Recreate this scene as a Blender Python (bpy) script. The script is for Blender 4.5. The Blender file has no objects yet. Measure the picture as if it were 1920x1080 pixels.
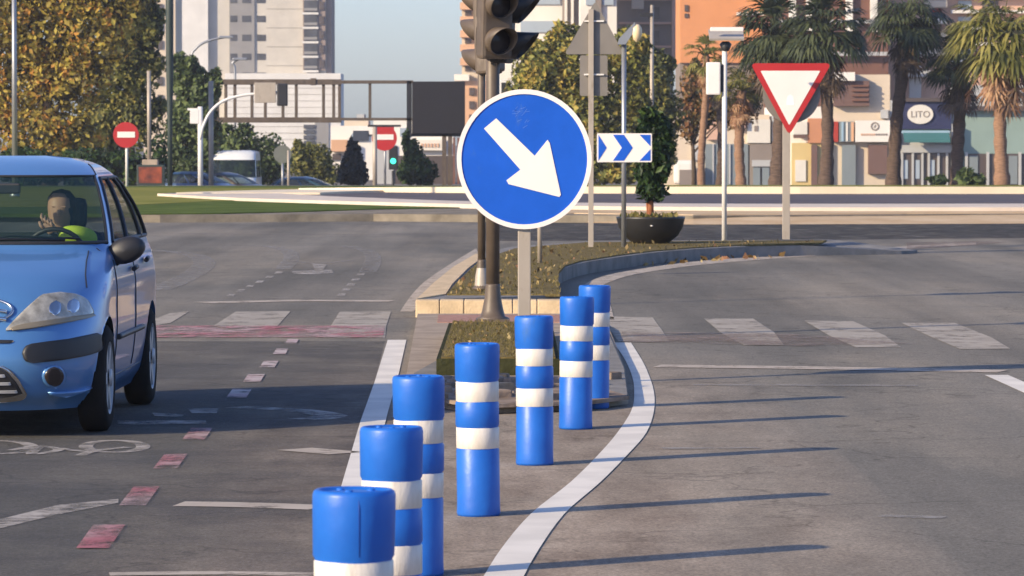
import bpy, bmesh, math, random
from mathutils import Vector, Matrix
R = math.radians
S = bpy.context.scene
COL = S.collection
random.seed(7)

# ---------------------------------------------------------------- camera, light
CAMZ, F, HOR = 1.6, 8000.0, 265.0
PITCH = math.atan((540 - HOR) / F)
cd = bpy.data.cameras.new('camera'); cam = bpy.data.objects.new('camera', cd); COL.objects.link(cam)
cam.location = (0, 0, CAMZ); cam.rotation_euler = (math.pi/2 - PITCH, 0, 0)
cd.sensor_width = 36; cd.lens = 36*F/1920; cd.clip_start = 0.5; cd.clip_end = 6000
cd.dof.use_dof = True; cd.dof.focus_distance = 23; cd.dof.aperture_fstop = 18
S.camera = cam
w = bpy.data.worlds.new('World'); S.world = w; w.use_nodes = True
SX, SY, SZ = 2.05, 1.49, 1.0
elev = math.atan2(SZ, math.hypot(SX, SY))
wn = w.node_tree; sky = wn.nodes.new('ShaderNodeTexSky'); sky.sky_type = 'NISHITA'; sky.sun_disc = False
sky.sun_elevation = elev; sky.sun_rotation = math.atan2(-SX, -SY)
sky.air_density = 1.0; sky.dust_density = 0.9; sky.ozone_density = 4.5
tn = wn.nodes.new('ShaderNodeMix'); tn.data_type = 'RGBA'; tn.blend_type = 'MULTIPLY'; tn.inputs[0].default_value = 1; tn.inputs[7].default_value = (.96, .93, 1.10, 1)
wn.links.new(sky.outputs[0], tn.inputs[6]); wn.links.new(tn.outputs[2], wn.nodes['Background'].inputs[0]); wn.nodes['Background'].inputs[1].default_value = 0.15
sd = bpy.data.lights.new('sun', 'SUN'); sun = bpy.data.objects.new('sun', sd); COL.objects.link(sun)
sd.energy = 4.8; sd.angle = R(0.5); sd.color = (1.0, 0.82, 0.56)
sun.rotation_euler = Vector((SX, SY, -SZ)).to_track_quat('-Z', 'Y').to_euler(); sun.location = (-30, -20, 30)
S.view_settings.view_transform = 'Standard'; S.view_settings.look = 'None'; S.view_settings.gamma = 1
S.view_settings.exposure = 0.50
S.cycles.max_bounces = 6; S.cycles.transparent_max_bounces = 16
S.cycles.caustics_reflective = False; S.cycles.caustics_refractive = False

# ---------------------------------------------------------------- helpers
def W(px, py, z=0.0):                       # photo pixel -> point on plane z
    v = Vector(((px-960)/F, 1.0, -(py-540)/F)); v.rotate(Matrix.Rotation(-PITCH, 3, 'X'))
    t = (z-CAMZ)/v.z
    return Vector((v.x*t, v.y*t, z))
def D(px, py, Y):                           # photo pixel -> point at distance Y
    v = Vector(((px-960)/F, 1.0, -(py-540)/F)); v.rotate(Matrix.Rotation(-PITCH, 3, 'X'))
    t = Y/v.y
    return Vector((v.x*t, Y, CAMZ+v.z*t))
def K(Y): return F/Y                         # pixels per metre
def tag(o, label=None, cat=None, group=None, kind=None):
    if label: o['label'] = label
    if cat: o['category'] = cat
    if group: o['group'] = group
    if kind: o['kind'] = kind
    return o
def empty(name, loc, label, cat, group=None, rz=0):
    o = bpy.data.objects.new(name, None); COL.objects.link(o); o.location = loc; o.rotation_euler = (0, 0, rz)
    o.empty_display_size = .2
    return tag(o, label, cat, group)
def copy_tree(o, parent=None):
    c = o.copy(); COL.objects.link(c); c.parent = parent
    for ch in [x for x in bpy.data.objects if x.parent == o and x is not c]:
        copy_tree(ch, c)
    return c
class MB:
    def __init__(s): s.v = []; s.f = []; s.sm = []
    def add(s, vs, fs, sm=False):
        b = len(s.v); s.v += [tuple(v) for v in vs]
        for f in fs: s.f.append([b+i for i in f]); s.sm.append(sm)
        return s
    def box(s, c, size, rot=None, bev=0):
        x, y, z = [q/2 for q in size]; c = Vector(c)
        if bev:
            bm = bmesh.new(); bmesh.ops.create_cube(bm, size=1)
            for v in bm.verts: v.co = Vector((v.co.x*size[0], v.co.y*size[1], v.co.z*size[2]))
            bmesh.ops.bevel(bm, geom=bm.edges[:], offset=bev, segments=2, affect='EDGES', profile=.6)
            bm.verts.index_update()
            vs = [v.co.copy() for v in bm.verts]; fs = [[v.index for v in f.verts] for f in bm.faces]; bm.free()
        else:
            vs = [Vector((a*x, b*y, d*z)) for a in (-1, 1) for b in (-1, 1) for d in (-1, 1)]
            fs = [(0, 1, 3, 2), (4, 6, 7, 5), (0, 4, 5, 1), (2, 3, 7, 6), (0, 2, 6, 4), (1, 5, 7, 3)]
        if rot is not None:
            for v in vs: v.rotate(rot)
        return s.add([v+c for v in vs], fs)
    def span(s, x0, x1, y0, y1, z0, z1, bev=0):
        return s.box(((x0+x1)/2, (y0+y1)/2, (z0+z1)/2), (abs(x1-x0), abs(y1-y0), abs(z1-z0)), None, bev)
    def tube(s, pts, r, n=10, caps=True):
        pts = [Vector(p) for p in pts]; rs = r if isinstance(r, (list, tuple)) else [r]*len(pts)
        vs, fs = [], []; prev = None
        for i, p in enumerate(pts):
            t = (pts[min(i+1, len(pts)-1)] - pts[max(i-1, 0)]).normalized()
            if prev is None:
                a = t.orthogonal().normalized()
            else:
                a = (prev - t*prev.dot(t)).normalized()
            prev = a; b = t.cross(a)
            for k in range(n):
                an = 2*math.pi*k/n
                vs.append(p + (a*math.cos(an)+b*math.sin(an))*rs[i])
        for i in range(len(pts)-1):
            for k in range(n):
                fs.append((i*n+k, i*n+(k+1) % n, (i+1)*n+(k+1) % n, (i+1)*n+k))
        s.add(vs, fs, True)
        if caps:
            b = len(s.v)-len(vs)
            s.f.append([b+k for k in range(n)][::-1]); s.sm.append(False)
            s.f.append([b+(len(pts)-1)*n+k for k in range(n)]); s.sm.append(False)
        return s
    def lathe(s, prof, n=32, c=(0, 0, 0), jit=None, smooth=True):
        c = Vector(c); vs, fs = [], []
        for (r, z) in prof:
            for k in range(n):
                an = 2*math.pi*k/n; rr = r+(jit(an, z) if jit else 0)
                vs.append(c+Vector((rr*math.cos(an), rr*math.sin(an), z)))
        for i in range(len(prof)-1):
            for k in range(n):
                fs.append((i*n+k, i*n+(k+1) % n, (i+1)*n+(k+1) % n, (i+1)*n+k))
        return s.add(vs, fs, smooth)
    def prism(s, poly, o, u, v, nrm, th):     # poly in (u,v), extruded th along nrm
        o, u, v, nrm = Vector(o), Vector(u), Vector(v), Vector(nrm)
        a = [o+u*p[0]+v*p[1] for p in poly]; b = [q+nrm*th for q in a]; n = len(poly)
        fs = [list(range(n))[::-1], [n+i for i in range(n)]] + [(i, (i+1) % n, n+(i+1) % n, n+i) for i in range(n)]
        return s.add(a+b, fs)
    def build(s, name, mat, parent=None, fix=True):
        me = bpy.data.meshes.new(name); me.from_pydata(s.v, [], s.f); me.materials.append(mat)
        me.polygons.foreach_set('use_smooth', s.sm)
        if fix:
            bm = bmesh.new(); bm.from_mesh(me); bmesh.ops.recalc_face_normals(bm, faces=bm.faces[:]); bm.to_mesh(me); bm.free()
        me.update(); o = bpy.data.objects.new(name, me); COL.objects.link(o)
        if parent: o.parent = parent
        return o
def slab(poly, z1, z0):                      # horizontal polygon extruded between heights (world xy)
    m = MB(); n = len(poly)
    m.add([(p[0], p[1], z1) for p in poly]+[(p[0], p[1], z0) for p in poly],
          [list(range(n))]+[(i, (i+1) % n, n+(i+1) % n, n+i) for i in range(n)])
    return m
def text_mesh(name, body, size, mat, parent, loc, rot, ext=.004):
    cu = bpy.data.curves.new('t', 'FONT'); cu.body = body; cu.size = size; cu.align_x = 'CENTER'; cu.align_y = 'CENTER'; cu.extrude = ext
    t = bpy.data.objects.new('t', cu); COL.objects.link(t)
    bpy.context.view_layer.update()
    me = bpy.data.meshes.new_from_object(t.evaluated_get(bpy.context.evaluated_depsgraph_get()))
    bpy.data.objects.remove(t); me.materials.clear(); me.materials.append(mat)
    o = bpy.data.objects.new(name, me); COL.objects.link(o); o.parent = parent; o.location = loc; o.rotation_euler = rot
    return o

# ---------------------------------------------------------------- materials
def mat(name, col, rough=.7, metal=0, var=.15, scale=3.0, bump=0, bscale=40, spec=.5, col2=None, stretch=None, coat=0, scuff=None):
    m = bpy.data.materials.new(name); m.use_nodes = True; nt = m.node_tree; b = nt.nodes['Principled BSDF']
    b.inputs['Roughness'].default_value = rough; b.inputs['Metallic'].default_value = metal
    b.inputs['Specular IOR Level'].default_value = spec if rough < .8 else .04; b.inputs['Coat Weight'].default_value = coat
    tc = nt.nodes.new('ShaderNodeTexCoord'); mp = nt.nodes.new('ShaderNodeMapping')
    nt.links.new(tc.outputs['Object'], mp.inputs[0])
    if stretch: mp.inputs['Scale'].default_value = stretch
    nz = nt.nodes.new('ShaderNodeTexNoise'); nz.inputs['Scale'].default_value = scale; nz.inputs['Detail'].default_value = 6; nz.inputs['Roughness'].default_value = .62
    nt.links.new(mp.outputs[0], nz.inputs['Vector'])
    rp = nt.nodes.new('ShaderNodeValToRGB'); rp.color_ramp.elements[0].position = .34; rp.color_ramp.elements[1].position = .66
    c2 = col2 if col2 else tuple(min(1, c*(1+var)) for c in col)
    c1 = col if col2 else tuple(c*(1-var) for c in col)
    rp.color_ramp.elements[0].color = (*c1, 1); rp.color_ramp.elements[1].color = (*c2, 1)
    nt.links.new(nz.outputs['Fac'], rp.inputs[0]); nt.links.new(rp.outputs[0], b.inputs['Base Color'])
    if scuff:
        n3 = nt.nodes.new('ShaderNodeTexNoise'); n3.inputs['Scale'].default_value = scuff[1]; n3.inputs['Detail'].default_value = 7; n3.inputs['Roughness'].default_value = .7
        m3 = nt.nodes.new('ShaderNodeMapping'); m3.inputs['Scale'].default_value = scuff[4]; oi = nt.nodes.new('ShaderNodeObjectInfo')
        av = nt.nodes.new('ShaderNodeVectorMath'); av.operation = 'MULTIPLY_ADD'; av.inputs[1].default_value = (.37, .21, .13)
        nt.links.new(oi.outputs['Location'], av.inputs[0]); nt.links.new(tc.outputs['Object'], av.inputs[2])
        nt.links.new(av.outputs[0], m3.inputs[0]); nt.links.new(m3.outputs[0], n3.inputs['Vector'])
        mr = nt.nodes.new('ShaderNodeMapRange'); mr.inputs['From Min'].default_value = scuff[2]; mr.inputs['From Max'].default_value = scuff[3]; mr.inputs['To Max'].default_value = .7
        nt.links.new(n3.outputs['Fac'], mr.inputs['Value']); mx = nt.nodes.new('ShaderNodeMix'); mx.data_type = 'RGBA'
        nt.links.new(mr.outputs[0], mx.inputs[0]); nt.links.new(rp.outputs[0], mx.inputs[6]); mx.inputs[7].default_value = (*scuff[0], 1)
        nt.links.new(mx.outputs[2], b.inputs['Base Color'])
    if bump:
        n2 = nt.nodes.new('ShaderNodeTexNoise'); n2.inputs['Scale'].default_value = bscale; n2.inputs['Detail'].default_value = 4
        nt.links.new(mp.outputs[0], n2.inputs['Vector'])
        bp = nt.nodes.new('ShaderNodeBump'); bp.inputs['Strength'].default_value = bump; bp.inputs['Distance'].default_value = .02
        nt.links.new(n2.outputs['Fac'], bp.inputs['Height']); nt.links.new(bp.outputs[0], b.inputs['Normal'])
    return m
def leaf_mat(name, cols, trans=.25):
    m = bpy.data.materials.new(name); m.use_nodes = True; nt = m.node_tree; b = nt.nodes['Principled BSDF']
    g = nt.nodes.new('ShaderNodeNewGeometry'); rp = nt.nodes.new('ShaderNodeValToRGB')
    el = rp.color_ramp.elements
    while len(el) < len(cols): el.new(.5)
    for i, c in enumerate(cols): el[i].position = i/(len(cols)-1); el[i].color = (*c, 1)
    nz = nt.nodes.new('ShaderNodeTexNoise'); nz.inputs['Scale'].default_value = 1.1; nz.inputs['Detail'].default_value = 4; tc = nt.nodes.new('ShaderNodeTexCoord')
    nt.links.new(tc.outputs['Object'], nz.inputs['Vector'])
    ma = nt.nodes.new('ShaderNodeMath'); ma.operation = 'MULTIPLY_ADD'; ma.inputs[1].default_value = 2.2; ma.inputs[2].default_value = -1.1
    nt.links.new(nz.outputs['Fac'], ma.inputs[0])
    ad = nt.nodes.new('ShaderNodeMath'); ad.operation = 'ADD'; ad.use_clamp = True
    nt.links.new(g.outputs['Random Per Island'], ad.inputs[0]); nt.links.new(ma.outputs[0], ad.inputs[1])
    nt.links.new(ad.outputs[0], rp.inputs[0]); nt.links.new(rp.outputs[0], b.inputs['Base Color'])
    b.inputs['Roughness'].default_value = .55; b.inputs['Specular IOR Level'].default_value = .3
    tr = nt.nodes.new('ShaderNodeBsdfTranslucent'); mx = nt.nodes.new('ShaderNodeMixShader'); mx.inputs[0].default_value = trans
    nt.links.new(rp.outputs[0], tr.inputs[0]); nt.links.new(b.outputs[0], mx.inputs[1]); nt.links.new(tr.outputs[0], mx.inputs[2])
    nt.links.new(mx.outputs[0], nt.nodes['Material Output'].inputs[0])
    return m
def paint_mat(name, col, lo, hi, scale=6, col2=None, alpha=1.0, stretch=(1, 1, 1)):     # worn road paint
    m = bpy.data.materials.new(name); m.use_nodes = True; nt = m.node_tree; b = nt.nodes['Principled BSDF']
    b.inputs['Roughness'].default_value = .85; b.inputs['Specular IOR Level'].default_value = .06
    tc = nt.nodes.new('ShaderNodeTexCoord'); mp = nt.nodes.new('ShaderNodeMapping'); mp.inputs['Scale'].default_value = stretch
    nt.links.new(tc.outputs['Object'], mp.inputs[0])
    nz = nt.nodes.new('ShaderNodeTexNoise'); nz.inputs['Scale'].default_value = scale; nz.inputs['Detail'].default_value = 8; nz.inputs['Roughness'].default_value = .7
    nt.links.new(mp.outputs[0], nz.inputs['Vector'])
    rp = nt.nodes.new('ShaderNodeMapRange'); rp.inputs['From Min'].default_value = lo; rp.inputs['From Max'].default_value = hi
    rp.inputs['To Max'].default_value = alpha
    nt.links.new(nz.outputs['Fac'], rp.inputs['Value'])
    n2 = nt.nodes.new('ShaderNodeTexNoise'); n2.inputs['Scale'].default_value = 2.3; n2.inputs['Detail'].default_value = 5
    nt.links.new(mp.outputs[0], n2.inputs['Vector'])
    cr = nt.nodes.new('ShaderNodeValToRGB'); cr.color_ramp.elements[0].position = .4; cr.color_ramp.elements[1].position = .6
    cr.color_ramp.elements[0].color = (*(col2 or tuple(c*.86 for c in col)), 1); cr.color_ramp.elements[1].color = (*col, 1)
    nt.links.new(n2.outputs['Fac'], cr.inputs[0]); nt.links.new(cr.outputs[0], b.inputs['Base Color'])
    t = nt.nodes.new('ShaderNodeBsdfTransparent'); mx = nt.nodes.new('ShaderNodeMixShader')
    nt.links.new(rp.outputs[0], mx.inputs[0]); nt.links.new(t.outputs[0], mx.inputs[1]); nt.links.new(b.outputs[0], mx.inputs[2])
    nt.links.new(mx.outputs[0], nt.nodes['Material Output'].inputs[0])
    return m
def glass_mat(name, tint, alpha, rough=.03):
    m = bpy.data.materials.new(name); m.use_nodes = True; nt = m.node_tree; b = nt.nodes['Principled BSDF']
    b.inputs['Base Color'].default_value = (*tint, 1); b.inputs['Roughness'].default_value = rough; b.inputs['Specular IOR Level'].default_value = .8
    t = nt.nodes.new('ShaderNodeBsdfTransparent'); t.inputs[0].default_value = (.78, .88, .86, 1); mx = nt.nodes.new('ShaderNodeMixShader'); mx.inputs[0].default_value = alpha*.7
    nt.links.new(t.outputs[0], mx.inputs[1]); nt.links.new(b.outputs[0], mx.inputs[2]); nt.links.new(mx.outputs[0], nt.nodes['Material Output'].inputs[0])
    return m
def asphalt():
    m = bpy.data.materials.new('asphalt'); m.use_nodes = True; nt = m.node_tree; b = nt.nodes['Principled BSDF']; L = nt.links.new
    b.inputs['Roughness'].default_value = .9; b.inputs['Specular IOR Level'].default_value = .10
    tc = nt.nodes.new('ShaderNodeTexCoord')
    def noise(scale, det, st, off=(0, 0, 0), rg=.6):
        mp = nt.nodes.new('ShaderNodeMapping'); mp.inputs['Scale'].default_value = st; mp.inputs['Location'].default_value = off
        L(tc.outputs['Object'], mp.inputs[0]); n = nt.nodes.new('ShaderNodeTexNoise'); n.inputs['Scale'].default_value = scale
        n.inputs['Detail'].default_value = det; n.inputs['Roughness'].default_value = rg; L(mp.outputs[0], n.inputs['Vector']); return n.outputs['Fac']
    def ramp(fac, p0, p1, c0, c1):
        r = nt.nodes.new('ShaderNodeValToRGB'); r.color_ramp.elements[0].position = p0; r.color_ramp.elements[1].position = p1
        r.color_ramp.elements[0].color = (*c0, 1); r.color_ramp.elements[1].color = (*c1, 1); L(fac, r.inputs[0]); return r.outputs[0]
    def mix(kind, fac, a, c):
        x = nt.nodes.new('ShaderNodeMix'); x.data_type = 'RGBA'; x.blend_type = kind
        if isinstance(fac, float): x.inputs[0].default_value = fac
        else: L(fac, x.inputs[0])
        L(a, x.inputs[6]); L(c, x.inputs[7]); return x.outputs[2]
    base = ramp(noise(.35, 5, (1, .25, 1)), .35, .65, (.140, .131, .110), (.225, .202, .165))
    # dusty brown ground around the bollard area: distance from a line on the road
    geo = nt.nodes.new('ShaderNodeSeparateXYZ'); L(tc.outputs['Object'], geo.inputs[0])
    def mth(op, a, c=None, cl=False):
        q = nt.nodes.new('ShaderNodeMath'); q.operation = op; q.use_clamp = cl
        for i, x in enumerate((a, c)):
            if x is None: continue
            if isinstance(x, (int, float)): q.inputs[i].default_value = x
            else: L(x, q.inputs[i])
        return q.outputs[0]
    ax = mth('ABSOLUTE', mth('SUBTRACT', geo.outputs[0], .0))
    fx = mth('SUBTRACT', 1.0, mth('DIVIDE', ax, 1.7), True)
    fy = mth('SUBTRACT', 1.0, mth('DIVIDE', mth('ABSOLUTE', mth('SUBTRACT', geo.outputs[1], 20)), 12), True)
    dn = mth('MULTIPLY', noise(1.3, 6, (1, .35, 1), (7, 3, 0)), 2.6)
    dust = mth('MULTIPLY', mth('MULTIPLY', mth('POWER', fx, .6), mth('POWER', fy, .5)), dn, True)
    brown = ramp(noise(2.5, 6, (1, .3, 1)), .35, .65, (.22, .17, .125), (.40, .325, .245))
    c = mix('MIX', dust, base, brown)
    # pale dusty sweeps
    sw = ramp(noise(.5, 4, (1, .18, 1), (11, 5, 0)), .47, .66, (0, 0, 0), (.7, .7, .7))
    pale = ramp(noise(3, 3, (1, 1, 1)), .3, .7, (.25, .215, .165), (.32, .275, .21))
    c = mix('MIX', sw, c, pale)
    # tyre polished bands
    ty = ramp(noise(1.1, 3, (1, .03, 1), (2, 9, 0)), .3, .7, (.78, .78, .78), (1.2, 1.2, 1.2)); c = mix('MULTIPLY', 1.0, c, ty)
    sp = ramp(noise(55, 3, (1, .6, 1), rg=.8), .3, .7, (.6, .6, .6), (1.4, 1.4, 1.4)); c = mix('MULTIPLY', .9, c, sp)
    s2 = ramp(noise(16, 5, (1, .45, 1), (4, 8, 0), rg=.8), .35, .65, (.86, .86, .86), (1.12, 1.12, 1.12)); c = mix('MULTIPLY', 1.0, c, s2)
    # cracks
    vo = nt.nodes.new('ShaderNodeTexVoronoi'); vo.feature = 'DISTANCE_TO_EDGE'; vo.inputs['Scale'].default_value = .45
    mp = nt.nodes.new('ShaderNodeMapping'); L(tc.outputs['Object'], mp.inputs[0])
    wn_ = nt.nodes.new('ShaderNodeTexNoise'); wn_.inputs['Scale'].default_value = 2; L(mp.outputs[0], wn_.inputs['Vector'])
    va = nt.nodes.new('ShaderNodeVectorMath'); va.operation = 'ADD'; L(mp.outputs[0], va.inputs[0]); L(wn_.outputs['Color'], va.inputs[1]); L(va.outputs[0], vo.inputs['Vector'])
    ck = ramp(vo.outputs['Distance'], .0, .012, (.6, .6, .6), (1, 1, 1)); c = mix('MULTIPLY', .8, c, ck)
    L(c, b.inputs['Base Color'])
    bp = nt.nodes.new('ShaderNodeBump'); bp.inputs['Strength'].default_value = .35; bp.inputs['Distance'].default_value = .008
    L(noise(70, 3, (1, 1, 1)), bp.inputs['Height']); L(bp.outputs[0], b.inputs['Normal'])
    return m
M = dict(
    asphalt=asphalt(),
    bollard=mat('bollard_blue', (.010, .105, .47), .42, col2=(.014, .14, .56), scale=5, scuff=((.05, .13, .30), 7, .62, .76, (1, 1, .35)), bump=.12, bscale=14, spec=.45),
    band=mat('band_white', (.62, .57, .50), .45, col2=(.74, .69, .62), scale=9, stretch=(3, 3, .8), scuff=((.38, .33, .27), 11, .58, .72, (1, 1, .25)), bump=.1, bscale=60),
    seam=mat('seam', (.006, .05, .28), .6),
    sign_blue=mat('sign_blue', (.004, .085, .48), .5, col2=(.007, .10, .56), scale=4, spec=.3, scuff=((.05, .14, .42), 6, .62, .75, (1, 1, .5)), bump=.05, bscale=6),
    sign_white=mat('sign_white', (.78, .73, .68), .5, var=.03),
    sign_red=mat('sign_red', (.42, .018, .018), .45, var=.05),
    sign_back=mat('sign_back', (.21, .19, .165), .55, metal=.2, var=.08),
    post=mat('post_beige', (.40, .345, .28), .5, metal=.2, var=.07, scuff=((.22, .17, .12), 9, .58, .74, (1, 1, .3))),
    post_white=mat('post_white', (.72, .70, .66), .5, var=.05),
    galv=mat('galvanised', (.32, .33, .34), .42, metal=.6, var=.08),
    brown_metal=mat('brown_metal', (.11, .083, .06), .5, metal=.1, var=.2, scale=4, scuff=((.22, .18, .14), 8, .58, .72, (1, 1, .25))),
    dark_metal=mat('dark_metal', (.016, .016, .018), .5, var=.15),
    green_metal=mat('green_metal', (.02, .035, .028), .55),
    lens=mat('lens_dark', (.03, .022, .022), .25, var=.1),
    concrete=mat('concrete', (.36, .29, .22), .85, var=.18, scale=3, bump=.3, bscale=30),
    cream=mat('kerb_cream', (.62, .47, .29), .85, var=.16, scale=5, bump=.3, bscale=40),
    kerb_grey=mat('kerb_grey', (.23, .22, .205), .88, var=.2, scale=3, bump=.3, bscale=30),
    pinkbrick=mat('brick_pink', (.38, .22, .17), .85, var=.22, scale=24, bump=.3),
    soil=mat('soil', (.12, .092, .035), .95, scale=7, col2=(.20, .155, .07), bump=.9, bscale=25),
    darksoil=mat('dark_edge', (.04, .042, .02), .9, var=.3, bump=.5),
    rubble=mat('rubble', (.20, .15, .11), .9, col2=(.36, .28, .22), scale=5, bump=.8, bscale=9),
    gravel=mat('gravel', (.50, .35, .20), .95, col2=(.62, .47, .30), scale=.9, bump=.3, bscale=8),
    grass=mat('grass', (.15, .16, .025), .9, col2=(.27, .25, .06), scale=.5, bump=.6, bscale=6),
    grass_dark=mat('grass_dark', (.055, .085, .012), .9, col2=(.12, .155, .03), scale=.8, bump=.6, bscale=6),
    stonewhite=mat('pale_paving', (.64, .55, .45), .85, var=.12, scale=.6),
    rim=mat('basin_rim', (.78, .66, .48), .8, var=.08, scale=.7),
    basin=mat('basin_floor', (.085, .052, .024), .6, var=.4, scale=.35),
    oldkerb=mat('old_kerb', (.15, .13, .10), .9, col2=(.30, .26, .20), scale=1.5, bump=.6, bscale=6),
    farground=mat('far_ground', (.17, .155, .14), .9, var=.2, scale=.2),
    carblue=mat('car_paint', (.085, .225, .47), .30, metal=.25, var=.03, coat=.6),
    black=mat('black_plastic', (.018, .018, .02), .5, var=.15),
    tyre=mat('tyre', (.02, .02, .02), .8, var=.2),
    rimgrey=mat('wheel_rim', (.42, .42, .42), .45, metal=.3),
    chrome=mat('chrome', (.6, .6, .6), .2, metal=1),
    glass=glass_mat('car_glass', (.02, .05, .055), .35),
    sideglass=glass_mat('side_glass', (.02, .03, .03), .75),
    headlens=mat('headlamp', (.22, .20, .15), .12, metal=.3, col2=(.62, .58, .47), scale=9, coat=1),
    headdark=mat('headlamp_low', (.30, .25, .17), .3, metal=.3),
    inter=mat('interior', (.06, .075, .08), .85),
    skin=mat('skin', (.42, .24, .16), .55, var=.05), hair=mat('hair', (.012, .009, .008), .7),
    shirt=mat('dark_shirt', (.035, .05, .07), .85), hivis=mat('hi_vis', (.62, .75, .05), .6),
    bark=mat('bark', (.10, .075, .055), .9, var=.35, scale=6, bump=.6),
    palmbark=mat('palm_bark', (.20, .12, .075), .9, col2=(.33, .20, .13), scale=5, bump=1, bscale=10, stretch=(1, 1, 4)),
    palmdark=mat('palm_bark_dark', (.07, .05, .04), .9, col2=(.15, .105, .08), scale=5, bump=1, bscale=10, stretch=(1, 1, 4)),
    pot=mat('pot_black', (.016, .016, .017), .45, var=.15, scale=4),
    white=mat('white_wall', (.74, .70, .63), .85, var=.06, scale=.3),
    vanwhite=mat('van_white', (.72, .74, .74), .35, var=.03, coat=.5),
    darkblue=mat('dark_blue_paint', (.03, .075, .16), .3, metal=.3, var=.05, coat=.5),
    brownpaint=mat('brown_paint', (.05, .04, .035), .3, metal=.3, coat=.5),
    steelblue=mat('steel_blue_paint', (.04, .09, .12), .3, metal=.3, coat=.5),
    windowdark=mat('window_dark', (.06, .06, .065), .2, var=.4, scale=.8),
    panel=mat('led_panel', (.008, .006, .008), .55, var=.1),
    greenlamp=None,
    paint_new=paint_mat('paint_new', (.76, .71, .62), .22, .30, 9),
    paint_old=paint_mat('paint_old', (.46, .42, .37), .36, .58, 5, alpha=.9),
    paint_faint=paint_mat('paint_faint', (.36, .34, .31), .38, .62, 4, alpha=.7),
    paint_thin=paint_mat('paint_thin', (.50, .43, .35), .30, .48, 5, alpha=.95),
    paint_cross=paint_mat('paint_cross', (.46, .41, .34), .26, .50, 3.5, alpha=.85, stretch=(1, .6, 1)),
    paint_pink=paint_mat('paint_pink', (.44, .17, .19), .38, .60, 5, col2=(.48, .34, .33), alpha=.85, stretch=(1, .5, 1)),
    paint_dash=paint_mat('paint_dash', (.50, .44, .41), .34, .52, 6, col2=(.46, .34, .33), alpha=.95),
    dustband=paint_mat('dust_band', (.30, .235, .20), .36, .66, 3, alpha=.75, stretch=(1, .4, 1)),
    patch_left=paint_mat('patch_left', (.100, .101, .104), .25, .6, .5, alpha=.5),
    patch=paint_mat('asphalt_patch', (.062, .06, .06), .35, .5, 2, alpha=.6),
)
gl = bpy.data.materials.new('green_lamp'); gl.use_nodes = True; b_ = gl.node_tree.nodes['Principled BSDF']
b_.inputs['Emission Color'].default_value = (.05, 1, .6, 1); b_.inputs['Emission Strength'].default_value = 1.6; b_.inputs['Base Color'].default_value = (.02, .4, .25, 1); M['greenlamp'] = gl
def C(name, col, **k):
    if name not in M: M[name] = mat(name, col, **{**dict(rough=.85, var=.07, scale=.4), **k})
    return M[name]

# ---------------------------------------------------------------- ground
def gz(Y):
    t = min(1, max(0, (Y-146)/40)); return -1.4*(t*t*(3-2*t))
ys = [-40, -10, 0, 8, 16, 24, 32, 45, 60, 80, 100, 120, 140, 146]+[146+2.5*i for i in range(1, 17)]+[200, 260, 400, 800, 1600, 3000]
g = MB(); nx = 2
for Y in ys:
    for X in (-1500, 1500): g.v.append((X, Y, gz(Y)))
for i in range(len(ys)-1):
    g.f.append([2*i, 2*i+1, 2*i+3, 2*i+2]); g.sm.append(True)
road = g.build('road', M['asphalt'], fix=False); road['kind'] = 'structure'
def far_sheet():
    m = MB(); yy = [y for y in ys if y >= 146]
    for Y in yy:
        for X in (-1500, 1500): m.v.append((X, Y, gz(Y)+.01))
    for i in range(len(yy)-1): m.f.append([2*i, 2*i+1, 2*i+3, 2*i+2]); m.sm.append(True)
    o = m.build('ground', M['farground'], fix=False); o['kind'] = 'structure'
far_sheet()

def flat(name, poly, m, z=.004, parent=None, plane=0.0):
    mb = MB(); pts = [W(x, y, plane) for x, y in poly]
    mb.add([(p.x, p.y, z) for p in pts], [list(range(len(pts)))])
    o = mb.build(name, m, parent or road, fix=False)
    if o.data.polygons[0].normal.z < 0: o.data.flip_normals()
    return o
def strip(name, left, right, m, z=.004, parent=None):
    return ribbon(name, [(W(*a), W(*b)) for a, b in zip(left, right)], m, z, parent)
def ribbon(name, pairs, m, z=.004, parent=None):
    mb = MB()
    for a, b in pairs: mb.v += [(a.x, a.y, z), (b.x, b.y, z)]
    for i in range(len(pairs)-1): mb.f.append([2*i, 2*i+1, 2*i+3, 2*i+2]); mb.sm.append(False)
    o = mb.build(name, m, parent or road, fix=False)
    if o.data.polygons[0].normal.z < 0: o.data.flip_normals()
    return o
def smooth_pts(pts, n=6):
    out = []
    P = [pts[0]]+list(pts)+[pts[-1]]
    for i in range(1, len(P)-2):
        for k in range(n):
            t = k/n; q = []
            for j in range(len(P[0])):
                a, b, c, d = P[i-1][j], P[i][j], P[i+1][j], P[i+2][j]
                q.append(.5*((2*b)+(-a+c)*t+(2*a-5*b+4*c-d)*t*t+(-a+3*b-3*c+d)*t**3))
            out.append(tuple(q))
    out.append(tuple(pts[-1])); return out
def line(name, pts, width, m, z=.004, sm=True):   # stroke of true width on the road
    P = [W(*p) for p in (smooth_pts(pts) if sm and len(pts) > 2 else pts)]; pr = []
    for i, p in enumerate(P):
        t = (P[min(i+1, len(P)-1)]-P[max(i-1, 0)]).normalized(); n = Vector((-t.y, t.x, 0))*width/2
        pr.append((p+n, p-n))
    return ribbon(name, pr, m, z)

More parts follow.
